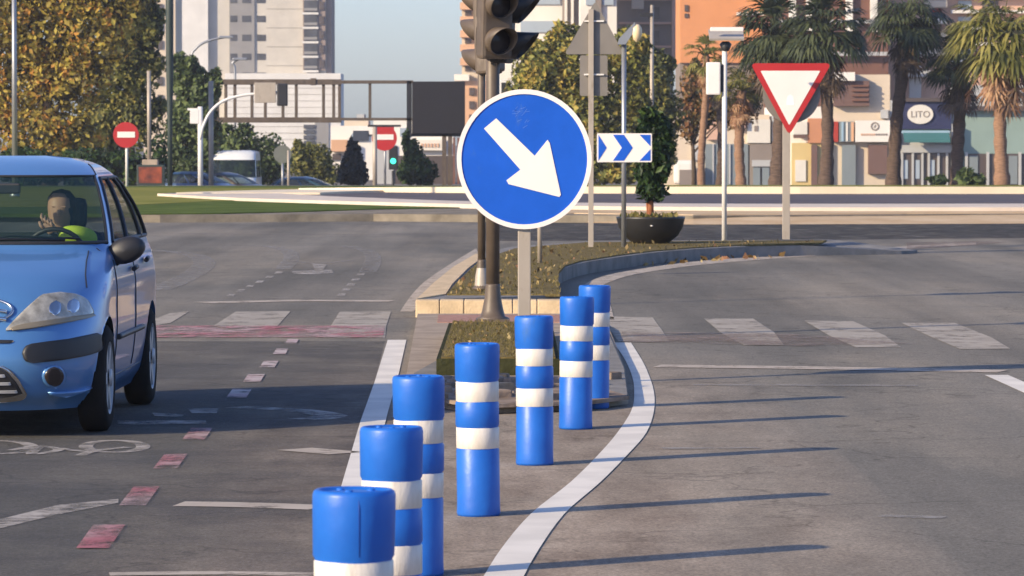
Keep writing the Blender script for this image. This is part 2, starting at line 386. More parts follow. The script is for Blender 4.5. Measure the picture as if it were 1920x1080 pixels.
# white edge lines of the bollard area
strip('edge_line', [(727, 638), (703, 715), (676, 790), (640, 912), (600, 1085)], [(762, 638), (748, 700), (727, 775), (692, 912), (660, 1085)], M['paint_new'])
rl = smooth_pts([(1150, 643, 1183, 643), (1170, 672, 1203, 675), (1183, 700, 1215, 700), (1189, 728, 1226, 735), (1186, 765, 1226, 772), (1165, 802, 1212, 812), (1130, 845, 1180, 850), (1070, 905, 1126, 905), (995, 965, 1058, 965), (940, 1030, 1008, 1035), (905, 1085, 978, 1090)], 4)
strip('edge_line', [(a, b) for a, b, c, d in rl], [(c, d) for a, b, c, d in rl], M['paint_new'])
# island outline lines
il = smooth_pts([(750, 585, 776, 585), (770, 556, 793, 560), (797, 528, 817, 533), (845, 495, 858, 501), (893, 466, 897, 476)], 4)
strip('island_line', [(a, b) for a, b, c, d in il], [(c, d) for a, b, c, d in il], M['paint_thin'])
il = smooth_pts([(1137, 600, 1152, 600), (1118, 560, 1140, 560), (1092, 541, 1122, 546), (1118, 523, 1135, 533), (1180, 508, 1190, 515), (1300, 491, 1305, 498), (1450, 479, 1455, 485), (1600, 470, 1602, 475), (1720, 460, 1725, 465), (1830, 455, 1830, 459)], 4)
strip('island_line', [(a, b) for a, b, c, d in il], [(c, d) for a, b, c, d in il], M['paint_thin'])
flat('gutter_dust', [(1700, 455), (1830, 452), (1890, 454), (1830, 460), (1700, 468)], M['dustband'], .0045)
# crossing on the near lane
for q in ([(637, 585), (733, 585), (724, 612), (722, 634), (606, 634), (620, 612)], [(442, 585), (545, 584), (520, 612), (430, 616), (400, 612)], [(318, 588), (356, 584), (320, 606), (285, 612), (270, 606)]):
    flat('crossing_stripe', q, M['paint_cross'])
flat('crossing_band', [(250, 612), (722, 612), (718, 634), (600, 634), (250, 634)], M['paint_pink'], .008)
for q in ([(1140, 594), (1224, 596), (1243, 622), (1255, 641), (1160, 641), (1143, 620)], [(1320, 598), (1412, 598), (1452, 624), (1470, 648), (1395, 648), (1352, 625)],
          [(1508, 602), (1600, 603), (1660, 630), (1690, 652), (1605, 652), (1555, 630)], [(1690, 606), (1790, 606), (1860, 634), (1895, 655), (1800, 655), (1745, 632)]):
    flat('crossing_stripe', q, M['paint_cross'])
flat('crossing_band', [(1165, 623), (1500, 628), (1720, 646), (1500, 650), (1165, 642)], M['dustband'], .008)
# cycle dashes
for i, (x, y, ww, hh, sl) in enumerate([(548, 641, 22, 8, 6), (527, 660, 24, 10, 7), (505, 684, 29, 12, 9), (477, 710, 33, 14, 10), (449, 739, 38, 16, 12), (371, 815, 42, 22, 17), (320, 867, 45, 28, 22), (262, 932, 50, 36, 28), (190, 1008, 62, 44, 32)]):
    a, b = x-ww/2, x+ww/2
    flat('cycle_dash', [(a+sl/2, y-hh/2), (b+sl/2-2, y-hh/2), (b-sl/2, y+hh/2), (a-sl/2, y+hh/2)], M['paint_pink'] if i > 4 else M['paint_dash'], .006)
for i in range(6):
    flat('lane_dash', [(432+i*18-8, 556-i*8.5), (432+i*18+6, 556-i*8.5), (432+i*18+10, 552-i*8.5), (432+i*18-3, 552-i*8.5)], M['paint_old'])
    flat('lane_dash', [(640+i*9-9, 555-i*9.5), (640+i*9+6, 555-i*9.5), (640+i*9+9, 551-i*9.5), (640+i*9-5, 551-i*9.5)], M['paint_old'])
line('lane_arc', [(530, 505), (545, 488), (540, 472), (500, 462), (420, 460)], .22, M['paint_faint'])
line('lane_arc', [(690, 510), (700, 488), (690, 472), (650, 462)], .22, M['paint_faint'])
line('lane_arc', [(290, 545), (330, 530), (375, 505), (380, 488), (350, 476), (285, 470)], .30, M['paint_faint'])
line('ring_line', [(290, 438), (600, 440), (900, 438)], .20, M['paint_faint'])
flat('lane_symbol', [(545, 509), (622, 506), (625, 512), (590, 515), (552, 514)], M['paint_old'])
flat('lane_symbol', [(585, 495), (612, 497), (606, 507), (590, 506)], M['paint_old'], .006)
line('lane_symbol', [(545, 490), (600, 494), (660, 488)], .12, M['paint_faint'])
line('stop_line', [(380, 568), (560, 564), (735, 565)], .42, M['paint_thin'], sm=False)
line('lane_line', [(1232, 687), (1500, 690), (1880, 697)], .36, M['paint_thin'], sm=False)
line('lane_line', [(1868, 704), (1945, 738)], .16, M['paint_new'])
line('lane_line', [(1380, 482), (1600, 481)], .1, M['paint_faint'])
line('lane_line', [(1300, 722), (1720, 724)], .2, M['paint_faint'])
flat('bike_word', [(220, 790), (385, 789), (388, 796), (222, 797)], M['paint_old'])
flat('bike_word', [(285, 775), (345, 778), (340, 783), (290, 781)], M['paint_old'])
flat('bike_word', [(352, 767), (410, 766), (406, 776), (360, 776)], M['paint_old'])
for c in (0,):
    P = [(215+54*math.cos(a), 838+11*math.sin(a)) for a in [i*2*math.pi/20 for i in range(21)]]
    line('bike_symbol', P, .075, M['paint_old'])
    P = [(0+60*math.cos(a), 840+12*math.sin(a)) for a in [i*2*math.pi/20 for i in range(21)]]
    line('bike_symbol', P, .075, M['paint_old'], .0045)
    line('bike_symbol', [(20, 846), (70, 838), (110, 845), (60, 853), (75, 838)], .06, M['paint_old'], .005)
    line('bike_symbol', [(110, 842), (165, 848), (210, 842)], .06, M['paint_old'], .0055)
line('bike_symbol', [(150, 856), (175, 848), (240, 840)], .06, M['paint_old'], .006)
line('turn_line', [(440, 764), (540, 769), (590, 774), (620, 781), (590, 786), (560, 785)], .2, M['paint_old'])
strip('taper_line', [(-40, 985), (110, 948), (222, 937)], [(-40, 1002), (110, 966), (222, 944)], M['paint_old'])
line('stop_line', [(335, 946), (460, 948), (600, 953)], .24, M['paint_thin'])
line('stop_line', [(552, 843), (650, 851)], .24, M['paint_thin'])
line('stop_line', [(205, 1078), (400, 1076), (590, 1079)], .12, M['paint_thin'])
line('old_line', [(1240, 842), (1420, 840)], .14, M['paint_faint'])
line('old_line', [(1650, 968), (1770, 972)], .12, M['paint_faint'])
flat('left_lane_tint', [(-600, 640), (722, 640), (690, 760), (560, 1300), (-1200, 1300)], M['patch_left'], .002)  # plain grey overlay that darkens the left lane
flat('asphalt_patch', [(900, 410), (1000, 414), (1920, 418), (1990, 424), (1990, 446), (1500, 450), (900, 452)], M['patch'], .003)

# ---------------------------------------------------------------- splitter island
isl = MB()
ed = smooth_pts([(1300, 467), (1230, 473), (1167, 481), (1100, 491), (1066, 500), (1045, 511), (1043, 525), (1052, 553)], 4)
bedp = [(780, 562), (812, 533), (850, 502), (890, 478), (960, 462), (1100, 452), (1400, 450), (1560, 449), (1700, 452), (1720, 455), (1690, 457), (1500, 460), (1400, 462)]+ed
bw = [W(x, y, .15) for x, y in bedp]
mk = slab(bw, .15, 0); nb = len(bw)
for i, (x, y) in enumerate(bedp):
    if x > 1570: mk.v[i] = (mk.v[i][0], mk.v[i][1], .15-.11*min(1, (x-1570)/130))
o = mk.build('island_kerb', M['kerb_grey']); o['kind'] = 'structure'
sp = [(838, 553), (852, 535), (880, 508), (905, 487), (965, 467), (1100, 455), (1400, 452), (1550, 451.5), (1540, 456), (1390, 460), (1300, 465), (1225, 471), (1160, 479), (1090, 490), (1060, 499), (1048, 511), (1047, 525), (1050, 553)]
o = slab([W(x, y, .155) for x, y in sp], .165, .14).build('soil_bed', M['soil']); o['kind'] = 'structure'
# pale kerb beam facing the crossing (several stones)
a, b = W(780, 561, .155), W(1052, 561, .155); yk = W(900, 561, .155).y
kb = MB(); n = 6
for i in range(n):
    x0 = a.x+(b.x-a.x)*i/n; x1 = a.x+(b.x-a.x)*(i+1)/n
    kb.span(x0+.004, x1-.004, yk-.35, yk-.01, .0, .158, .008)
o = kb.build('kerb_stones', M['cream']); o['kind'] = 'structure'
# pale left kerb top
o = slab([W(x, y, .155) for x, y in [(782, 561), (812, 532), (850, 501), (893, 476), (905, 483), (878, 503), (848, 533), (836, 552)]], .162, .01).build('kerb_stones', M['cream']); o['kind'] = 'structure'
# refuge slab and front bed
ref = [(783, 588), (1052, 588), (1100, 588), (1140, 610), (1172, 690), (1178, 742), (1100, 752), (900, 760), (800, 745), (762, 702)]
o = slab([W(x, y, .05) for x, y in ref], .05, 0).build('refuge_slab', M['concrete']); o['kind'] = 'structure'
def onsl(name, poly, m, z1, z0=.04):
    o = slab([W(x, y, z1) for x, y in poly], z1, z0).build(name, m); o['kind'] = 'structure'; return o
onsl('brick_paving', [(822, 590), (1050, 590), (1050, 604), (820, 604)], M['pinkbrick'], .056)
fy0 = W(900, 603, .17).y; fy1 = W(900, 670, .17).y
xa = (818-960)/K(fy1); xb = (1050-960)/K(fy1)
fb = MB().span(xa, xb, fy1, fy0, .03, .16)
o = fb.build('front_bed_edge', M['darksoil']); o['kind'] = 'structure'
o = MB().span(xa+.03, xb-.03, fy1+.03, fy0-.02, .1, .172).build('front_bed', M['soil']); o['kind'] = 'structure'
onsl('shade_slab', [(1092, 600), (1140, 622), (1170, 690), (1176, 740), (1120, 742), (1105, 690)], M['kerb_grey'], .058)  # grey colour stands in for shade on the island's right side face
onsl('shade_slab', [(775, 700), (818, 676), (820, 706), (800, 730)], M['kerb_grey'], .058)  # grey triangle paints in the shade beside the kerb
onsl('rubble_edge', [(812, 704), (1060, 708), (1180, 742), (1100, 752), (900, 758), (830, 748)], M['rubble'], .063)
rb = MB()
for i in range(46):
    x = random.uniform(815, 1150); y = random.uniform(708, 750); p = W(x, y, .06); s_ = random.uniform(.03, .09)
    rb.box((p.x, p.y, .06+s_*.2), (s_*1.4, s_*1.6, s_*.7), Matrix.Rotation(random.uniform(0, 3), 3, 'Z'), s_*.15)
o = rb.build('rubble', M['rubble']); o['kind'] = 'stuff'; 
# fallen leaves and grass tufts on the soil
lv = MB()
def inpoly(x, y, P):
    c = False
    for i in range(len(P)):
        x1, y1 = P[i]; x2, y2 = P[i-1]
        if (y1 > y) != (y2 > y) and x < (x2-x1)*(y-y1)/(y2-y1)+x1: c = not c
    return c
def leafq(m, p, s):
    a = Vector((random.gauss(0, 1), random.gauss(0, 1), random.gauss(0, .5))).normalized(); b = a.orthogonal(); b.rotate(Matrix.Rotation(random.uniform(0, 6.3), 3, a)); c = a.cross(b)
    m.add([p-b*s, p-c*s*.55, p+b*s, p+c*s*.55], [(0, 1, 2, 3)])
k = 0
while k < 190:
    x = random.uniform(830, 1600); y = random.uniform(451, 553)
    if inpoly(x, y, sp): leafq(lv, W(x, y, .17)+Vector((0, 0, random.uniform(.0, .03))), random.uniform(.012, .032)); k += 1
for i in range(60):
    leafq(lv, Vector((random.uniform(xa+.05, xb-.05), random.uniform(fy1+.05, fy0-.05), .178+random.uniform(0, .015))), random.uniform(.008, .02))
for i in range(60):
    p = W(random.uniform(1150, 1500), 0, 0) if False else W(*(lambda x: (x, 500-(x-1150)*.06+random.uniform(-3, 3)))(random.uniform(1150, 1480)), 0)
    leafq(lv, p+Vector((0, 0, .02)), random.uniform(.02, .06))
M['litter'] = leaf_mat('leaf_litter', [(.10, .06, .02), (.22, .14, .05), (.34, .26, .11), (.26, .13, .07)], .1)
o = lv.build('fallen_leaves', M['litter'], fix=False); o['kind'] = 'stuff'
gt = MB()
for i in range(2600):
    x = random.uniform(830, 1690); y = random.uniform(450, 553)
    if not inpoly(x, y, sp): continue
    p = W(x, y, .165); h = random.uniform(.015, .05); t = Vector((random.gauss(0, .015), random.gauss(0, .015), h)); q = Vector((.008, 0, 0)); gt.add([p-q, p+q, p+t], [(0, 1, 2)])
for i in range(1600):
    p = Vector((random.uniform(xa+.04, xb-.04), random.uniform(fy1+.04, fy0-.04), .17)); h = random.uniform(.01, .035); t = Vector((random.gauss(0, .01), random.gauss(0, .01), h)); q = Vector((.005, 0, 0)); gt.add([p-q, p+q, p+t], [(0, 1, 2)])
M['tuft'] = leaf_mat('dry_tufts', [(.08, .07, .022), (.15, .12, .04), (.22, .175, .065)], .2)
o = gt.build('dry_grass', M['tuft'], fix=False); o['kind'] = 'stuff'

# ---------------------------------------------------------------- roundabout
IZ = .15
def rslab(name, poly, m, z1, z0=0):
    o = slab([W(x, y, z1) for x, y in poly], z1, z0).build(name, m); o['kind'] = 'structure'; return o
NL = 417
front = [(-300, 410), (300, 412), (700, 410), (1000, 412), (1300, 414), (1700, 411), (2300, 408)]
back = [(2300, 347.5), (1000, 347.5), (-300, 348.5)]
rslab('roundabout_kerb', [(x, y-9) for x, y in front]+back, M['oldkerb'], IZ)
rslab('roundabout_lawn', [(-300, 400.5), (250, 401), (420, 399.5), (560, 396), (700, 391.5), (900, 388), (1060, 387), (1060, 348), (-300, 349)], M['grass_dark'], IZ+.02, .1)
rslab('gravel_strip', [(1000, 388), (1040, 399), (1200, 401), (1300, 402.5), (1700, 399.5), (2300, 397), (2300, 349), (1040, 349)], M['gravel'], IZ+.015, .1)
rslab('sunlit_lawn', [(-300, 388), (215, 386), (330, 380), (470, 374), (600, 370), (560, 352), (-300, 349.5)], M['grass'], IZ+.03, .1)  # brighter grass colour paints sunlight onto this part of the lawn
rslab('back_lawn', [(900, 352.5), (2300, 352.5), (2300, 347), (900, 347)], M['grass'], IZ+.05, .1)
gs = MB(); gp = [(1000, 400, 415), (1120, 399, 418), (1300, 402, 421), (1700, 399, 420), (2300, 396.5, 418)]
for px_, ya_, yb_ in gp:
    p_, q_ = W(px_, ya_, .166), W(px_, yb_, .006); gs.v += [tuple(p_), tuple(q_)]
for i in range(len(gp)-1): gs.f.append([2*i, 2*i+1, 2*i+3, 2*i+2]); gs.sm.append(False)
o = gs.build('gravel_slope', M['gravel']); o['kind'] = 'structure'
# pool basin: rim ring and floor
ZR = .24
near = smooth_pts([(295, 363), (420, 370), (600, 376), (880, 383), (1200, 387.5), (1600, 389), (2300, 388)], 4)
far = smooth_pts([(2300, 352), (1600, 351.5), (1200, 351), (880, 351.5), (600, 354), (420, 358), (330, 361)], 4)
nin = smooth_pts([(520, 362), (600, 367), (700, 371), (880, 377), (1200, 381), (1600, 382), (2300, 381)], 4)
fin = smooth_pts([(2300, 354), (1600, 353.5), (1200, 353.5), (880, 354.5), (700, 357), (600, 361)], 4)
rslab('basin_floor', near+far, M['basin'], IZ+.035, .1)
def ring(name, o_, i_, m):
    # near band
    mb = MB(); n = len(o_)
    A = [W(x, y, ZR) for x, y in o_]; B = [W(x, y, ZR) for x, y in i_]
    for p, q in zip(A, B): mb.v += [(p.x, p.y, ZR), (q.x, q.y, ZR), (p.x, p.y, .1), (q.x, q.y, .1)]
    for i in range(n-1):
        a, b = 4*i, 4*i+4
        mb.f += [[a, b, b+1, a+1], [a, b, b+2, a+2], [a+1, b+1, b+3, a+3]]; mb.sm += [False]*3
    mb.f += [[0, 1, 3, 2], [4*n-4, 4*n-3, 4*n-1, 4*n-2]]; mb.sm += [False]*2
    o = mb.build(name, m); o['kind'] = 'structure'
def resample(P, n):
    L = [0]
    for i in range(1, len(P)): L.append(L[-1]+math.dist(P[i], P[i-1]))
    out = []
    for k in range(n):
        t = L[-1]*k/(n-1); i = 1
        while i < len(L)-1 and L[i] < t: i += 1
        u = (t-L[i-1])/(L[i]-L[i-1]); out.append(tuple(P[i-1][j]+(P[i][j]-P[i-1][j])*u for j in range(2)))
    return out
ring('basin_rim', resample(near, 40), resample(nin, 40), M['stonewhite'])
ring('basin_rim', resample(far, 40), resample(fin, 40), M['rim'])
# far rim: taller bright wall behind the basin
p0 = D(800, 352, 131); 
mb = MB(); tp = [(560, 121, 357.5, 353), (700, 119, 359, 351.5), (880, 117, 361, 350.5), (1100, 116, 362, 350), (1500, 115, 363, 350), (2000, 115, 364, 350.5), (2400, 115, 364, 351)]
for (px_, Y_, yb_, yt_) in tp:
    x_ = (px_-960)/K(Y_); zt_ = 1.6-(yt_-265)/K(Y_)
    mb.v += [(x_, Y_, .12), (x_, Y_, zt_), (x_, Y_+.45, zt_), (x_, Y_+.45, .12)]
for i in range(len(tp)-1):
    for j in range(4): mb.f.append([4*i+j, 4*i+(j+1) % 4, 4*i+4+(j+1) % 4, 4*i+4+j]); mb.sm.append(False)
mb.f += [[0, 1, 2, 3], [4*len(tp)-4+j for j in range(4)]]; mb.sm += [False]*2
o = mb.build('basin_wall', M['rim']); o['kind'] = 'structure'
# ---------------------------------------------------------------- bollards
def make_bollard():
    root = empty('bollard', (0, 0, 0), 'x', 'bollard', 'blue and white bollards in a curving row')
    r = .0935
    def jit(an, z): return .0012*math.sin(3*an+z*9)
    prof = [(.0, .01), (r*.97, .0), (r*1.0, .012), (r*.985, .05), (r*.985, .282), (r*.95, .288), (r*.95, .382), (r*1.0, .388), (r*1.0, .482), (r*.96, .488), (r*.96, .578), (r*1.01, .586), (r*1.03, .70), (r*1.03, .724), (r*1.0, .733), (r*.93, .737), (r*.86, .736), (r*.82, .730), (r*.3, .733), (0, .733)]
    m = MB().lathe(prof, 40, jit=jit)
    for k in range(3):
        a = k*2.1+.5; m.lathe([(.010, .73), (.009, .737), (0, .738)], 10, (r*.45*math.cos(a), r*.45*math.sin(a), 0))
    m.build('post_body', M['bollard'], root)
    for z0, z1 in ((.290, .380), (.490, .576)):
        MB().lathe([(r*.955, z0), (r*.985, z0+.003), (r*.985, z1-.003), (r*.955, z1)], 40).build('reflective_band', M['band'], root)
    return root
bol = make_bollard()
BL = [(1113, 767, 'farthest blue and white bollard, beside the traffic island end, mostly behind another bollard', 0),
      (1079, 806, 'blue and white bollard overlapping the farthest one at the far end of the row', 0),
      (1003, 873, 'blue and white bollard directly under the round arrow sign', 0),
      (897, 968, 'blue and white bollard in the middle of the row, in front of the planted bed', 0),
      (785, 1080, 'blue bollard standing just behind the second nearest one, base out of frame', 0)]
for i, (px, py, lab, _) in enumerate(BL):
    o = bol if i == 0 else copy_tree(bol)
    p = W(px, py-2); o.location = (p.x, p.y, 0); o['label'] = lab; o.rotation_euler = (R(random.uniform(-.3, .5)), R([.5, .6, .5, .9, .2][i]), i*1.3)
o = copy_tree(bol); Y = 8000/620; o.location = ((735-960)/620, Y, 0); o.rotation_euler = (0, R(.3), 2.2); o['label'] = 'second nearest blue bollard, with one screw-dotted cap and white band half hidden'
o = copy_tree(bol); Y = 8000/787; o.location = ((662.5-960)/787, Y, 0); o.rotation_euler = (0, 0, 4.0); o.scale = (1.035, 1.035, 1.045); o['label'] = 'nearest and largest blue bollard with a dark vertical seam down its top'
sm_ = MB(); 
sm_.tube([(0.005, -.0955, .59), (0.004, -.0975, .70), (.004, -.095, .722)], .0012, 6); so = sm_.build('seam', M['seam'], o); so.rotation_euler = (0, 0, -4.0+.12)

# ---------------------------------------------------------------- blue arrow sign
Ys = 8000/287
P0 = Vector(((983-960)/K(Ys), Ys, 0))
sg = empty('direction_sign', P0, 'large round blue sign with a white arrow pointing down right, among the bollards', 'road sign')
kz = K(Ys); cz = 1.6-(298.5-265)/kz; Rr = 129/kz
def disc(m, r, y0, y1, cx=0, cz_=0, n=64, sx=1.0):
    poly = [(cx+r*sx*math.cos(2*math.pi*i/n), cz_+r*math.sin(2*math.pi*i/n)) for i in range(n)]
    m.prism(poly, (0, y1, 0), (1, 0, 0), (0, 0, 1), (0, -1, 0), y1-y0); return m
def ringm(m, r0, r1, y, cx, cz_, n=64, th=.01, sx=1.0):
    vs = []; fs = []
    for i in range(n):
        a = 2*math.pi*i/n
        for r in (r0, r1):
            for yy in (y, y+th): vs.append((cx+r*sx*math.cos(a), yy, cz_+r*math.sin(a)))
    for i in range(n):
        a, b = 4*i, 4*((i+1) % n)
        fs += [(a, b, b+2, a+2), (a+2, b+2, b+3, a+3), (a, a+1, b+1, b)]
    m.add(vs, fs); return m
sxr = 126.5/131
disc(MB(), Rr*1.012, -.045, -.035, 0.0, cz, sx=sxr).build('plate', M['sign_blue'], sg)
ringm(MB(), Rr*.945, Rr*1.015, -.052, 0, cz, sx=sxr, th=.03).build('rim', M['sign_white'], sg)
AR = [(908, 241), (931, 222), (1003, 292), (1027, 262), (1031, 268), (1052, 365), (1049, 369), (954, 345), (950, 338), (976, 318)]
MB().prism([((x-983.5)/kz, (298.5-y)/kz+cz) for x, y in AR], (0, -.046, 0), (1, 0, 0), (0, 0, 1), (0, -1, 0), .004).build('arrow', M['sign_white'], sg)
sc_ = MB()
for i in range(16):
    x = random.uniform(-.07, .03)-.0; z = cz+.31+random.uniform(-.03, .03)-(.08 if i > 11 else 0); a = random.uniform(0, 1.0)
    q = Vector((math.cos(a), 0, math.sin(a)))*random.uniform(.008, .02); p = Vector((x, -.0462, z)); nn = Vector((-q.z, 0, q.x)).normalized()*.0012
    sc_.add([p-q-nn, p+q-nn, p+q+nn, p-q+nn], [(0, 1, 2, 3)])
sc_.build('scratches', mat('scratch', (.10, .22, .6), .6), sg)
MB().span(-.042, .042, -.02, .04, -.02, cz+Rr*.8, .006).build('post', M['post'], sg)
for dz_ in (-.195, .195): MB().span(-.16, .16, -.033, -.022, cz+dz_-.025, cz+dz_+.025).build('bracket', M['galv'], sg)

# ---------------------------------------------------------------- traffic lights (near)
def signal_head(parent, loc, yaw, housing, n=3):
    h = bpy.data.objects.new('signal_head', None)
    m = MB(); s = .29; H = n*s
    m.span(-.13, .13, -.02, .13, 0, H, .03)
    for i in range(n): m.span(-.12, .12, .12, .17, i*s+.02, i*s+s-.02, .03)
    hd = m.build('signal_head', housing, parent); hd.location = loc; hd.rotation_euler = (R(3), 0, yaw)
    v = MB(); l = MB()
    for i in range(n):
        z = i*s+s/2; N = 28; vs = []; fs = []
        for k in range(N):
            a = 2*math.pi*k/N; up = (math.sin(a)+1)/2
            L = .07+.17*up
            for r, yy in ((.110, -.01), (.112, -L), (.106, -L), (.104, -.01)):
                vs.append((r*math.cos(a), yy, z+r*math.sin(a)))
        for k in range(N):
            a, b = 4*k, 4*((k+1) % N); fs += [(a, b, b+1, a+1), (a+1, b+1, b+2, a+2), (a+2, b+2, b+3, a+3)]
        v.add(vs, fs, True)
        for rr, yy in ((.103, -.03),):
            l.lathe([(0, .02), (.06, .016), (rr, 0)], 24, (0, 0, 0))
            for q in range(len(l.v)-72, len(l.v)):
                x_, y_, z_ = l.v[q]; l.v[q] = (x_, -z_-.022, z+y_)
    v.build('visor', housing, hd); l.build('lens', M['lens'], hd)
    bpy.data.objects.remove(h); return hd
def big_pole(px, py, h, r, name='traffic_light', label='', zb=.17):
    p = W(px, py, zb); root = empty(name, p, label, 'traffic light', 'dark traffic light poles on the island')
    MB().tube([(0, 0, .2), (0, 0, h)], r, 20).build('pole', M['brown_metal'], root)
    MB().lathe([(.0, 0), (r*2.3, 0), (r*2.3, .02), (r*1.8, .03), (r*1.55, .08), (r*1.2, .18), (r*1.08, .27), (r*1.06, .29), (r, .29)], 28).build('flared_base', M['brown_metal'], root)
    return root, p
t1, p1 = big_pole(924, 600, 3.0, .055, label='nearer dark traffic light with flared base, its visored lamps above the arrow sign')
MB().box((0, 0, .003), (.27, .27, .016)).build('base_plate', M['brown_metal'], t1)
k1 = K(p1.y)
zb1 = 1.6-(112-265)/k1-p1.z
signal_head(t1, (.03, -.2, zb1), R(22), M['brown_metal'])
signal_head(t1, (.12, .02, zb1-.03), R(76), M['dark_metal'])  # blacker metal than the brown heads: its shade is put into the colour
for dz_ in (.12, .7): MB().tube([(0, 0, zb1+dz_), (.03, -.1, zb1+dz_)], .02).build('bracket', M['brown_metal'], t1)
t2, p2 = big_pole(903, 543, 3.2, .038, label='farther dark traffic light standing just behind, its lamps turned away to the left')
k2 = K(p2.y); zb2 = 1.6-(140-265)/k2-p2.z
signal_head(t2, (.03, .02, zb2), R(-128), M['brown_metal'])
MB().lathe([(.07, 0), (.062, .12), (.048, .2), (.04, .22)], 16).build('pale_sleeve', M['post'], t2)
# small post behind
def sgn(px, py, Y=None, zb=IZ, name='road_sign', label='', cat='road sign', group=None):
    p = W(px, py, zb) if Y is None else Vector(((px-960)/K(Y), Y, gz(Y) if zb is None else zb))
    root = empty(name, p, label, cat, group); k = K(p.y)
    return root, k, (lambda x: (x-960)/k-p.x), (lambda y: 1.6-(y-265)/k-p.z)
r_, k, X, Z = sgn(1012, 495, label='thin beige sign post half hidden behind the round arrow sign', name='sign_post', cat='sign post')
MB().tube([(0, 0, 0), (0, 0, Z(330))], .028, 12).build('post', M['post'], r_); MB().prism([(X(990), Z(400)), (X(1040), Z(400)), (X(1040), Z(340)), (X(990), Z(340))], (0, .04, 0), (1, 0, 0), (0, 0, 1), (0, 1, 0), .01).build('plate', M['sign_back'], r_)
# warning sign seen from behind
r_, k, X, Z = sgn(1108, 465, label='back of a triangular warning sign with a plate below on a pale post')
MB().span(-.035, .035, -.03, .03, 0, Z(18), .004).build('post', M['post'], r_)
def rtri(A, rad=.05, n=6):
    out = []; N = len(A)
    for i in range(N):
        p, q, s_ = Vector(A[i-1]), Vector(A[i]), Vector(A[(i+1) % N]); d1 = (p-q).normalized(); d2 = (s_-q).normalized()
        a, b = q+d1*rad, q+d2*rad
        for j in range(n+1):
            t = j/n; out.append(tuple(a*(1-t)**2+q*2*t*(1-t)+b*t*t))
    return out
MB().prism(rtri([(X(1058), Z(102)), (X(1170), Z(102)), (X(1116), Z(2))], .06), (0, .035, 0), (1, 0, 0), (0, 0, 1), (0, 1, 0), .02).build('triangle_plate', M['sign_back'], r_)
MB().prism(rtri([(X(1087), Z(180)), (X(1139), Z(180)), (X(1139), Z(104)), (X(1087), Z(104))], .03), (0, .035, 0), (1, 0, 0), (0, 0, 1), (0, 1, 0), .02).build('lower_plate', M['sign_back'], r_)
for dz_ in (40, 140): MB().span(X(1095), X(1132), .0, .034, Z(dz_)-.01, Z(dz_)+.01).build('bracket', M['post_white'], r_)
# chevron sign
r_, k, X, Z = sgn(1169.5, 465, label='blue and white chevron board on a grey post with a small lamp', name='chevron_sign')
MB().tube([(0, 0, 0), (0, 0, Z(80))], .033, 14).build('post', M['galv'], r_)
x0, x1, z0, z1 = X(1119), X(1222), Z(304), Z(250)
MB().prism(rtri([(x0, z0), (x1, z0), (x1, z1), (x0, z1)], .02, 4), (0, -.04, 0), (1, 0, 0), (0, 0, 1), (0, -1, 0), .012).build('board', M['sign_white'], r_)
cb = MB(); bx0, bx1, bz0, bz1 = x0+.02, x1-.02, z0+.02, z1-.02; zm = (bz0+bz1)/2; hw = bx1-bx0
def piece(pts): cb.prism(pts, (0, -.0525, 0), (1, 0, 0), (0, 0, 1), (0, -1, 0), .004)
piece([(bx0, bz0), (bx0, bz1), (bx0+hw*.16, zm)])
piece([(bx0+hw*.28, bz1), (bx0+hw*.49, bz1), (bx0+hw*.66, zm), (bx0+hw*.49, bz0), (bx0+hw*.28, bz0), (bx0+hw*.45, zm)])
piece([(bx0+hw*.79, bz1), (bx1, bz1), (bx1, zm+.02)]); piece([(bx0+hw*.79, bz0), (bx1, bz0), (bx1, zm-.02)])
cb.build('chevrons', M['sign_blue'], r_)
MB().prism([(X(1157), Z(84)), (X(1161), Z(72)), (X(1190), Z(42)), (X(1191), Z(56)), (X(1172), Z(84))], (0, -.1, 0), (1, 0, 0), (0, 0, 1), (0, 1, 0), .2).build('solar_panel', M['galv'], r_)
MB().lathe([(0, -.13), (.05, -.09), (.075, -.02), (.07, .06), (.04, .11), (0, .12)], 18, (X(1193), -.05, Z(62))).build('amber_lamp', mat('lamp_cream', (.70, .55, .33), .4), r_)
# sensor post
r_, k, X, Z = sgn(1358, 453, label='white post with flat solar panel on top and white box on its side', name='sensor_post', cat='post')
MB().tube([(0, 0, 0), (0, 0, Z(90))], .036, 14).build('post', M['post_white'], r_)
MB().span(X(1324), X(1350), -.08, .12, Z(178), Z(117), .02).build('control_box', M['sign_white'], r_)
MB().span(X(1350), X(1356), -.04, .06, Z(172), Z(122), .01).build('mount', M['dark_metal'], r_)
pn = MB().box(((X(1330)+X(1392))/2, 0, Z(66)), (.5, .38, .03), Matrix.Rotation(R(22), 3, 'X')).build('solar_panel', mat('panel_pale', (.40, .36, .31), .5), r_)
MB().span(X(1330), X(1392), -.21, -.16, Z(60), Z(52), .01).build('panel_rim', M['sign_white'], r_)
MB().lathe([(.05, -.14), (.09, -.04), (.05, .0)], 14, (X(1360), 0, Z(78))).build('mount', M['dark_metal'], r_)
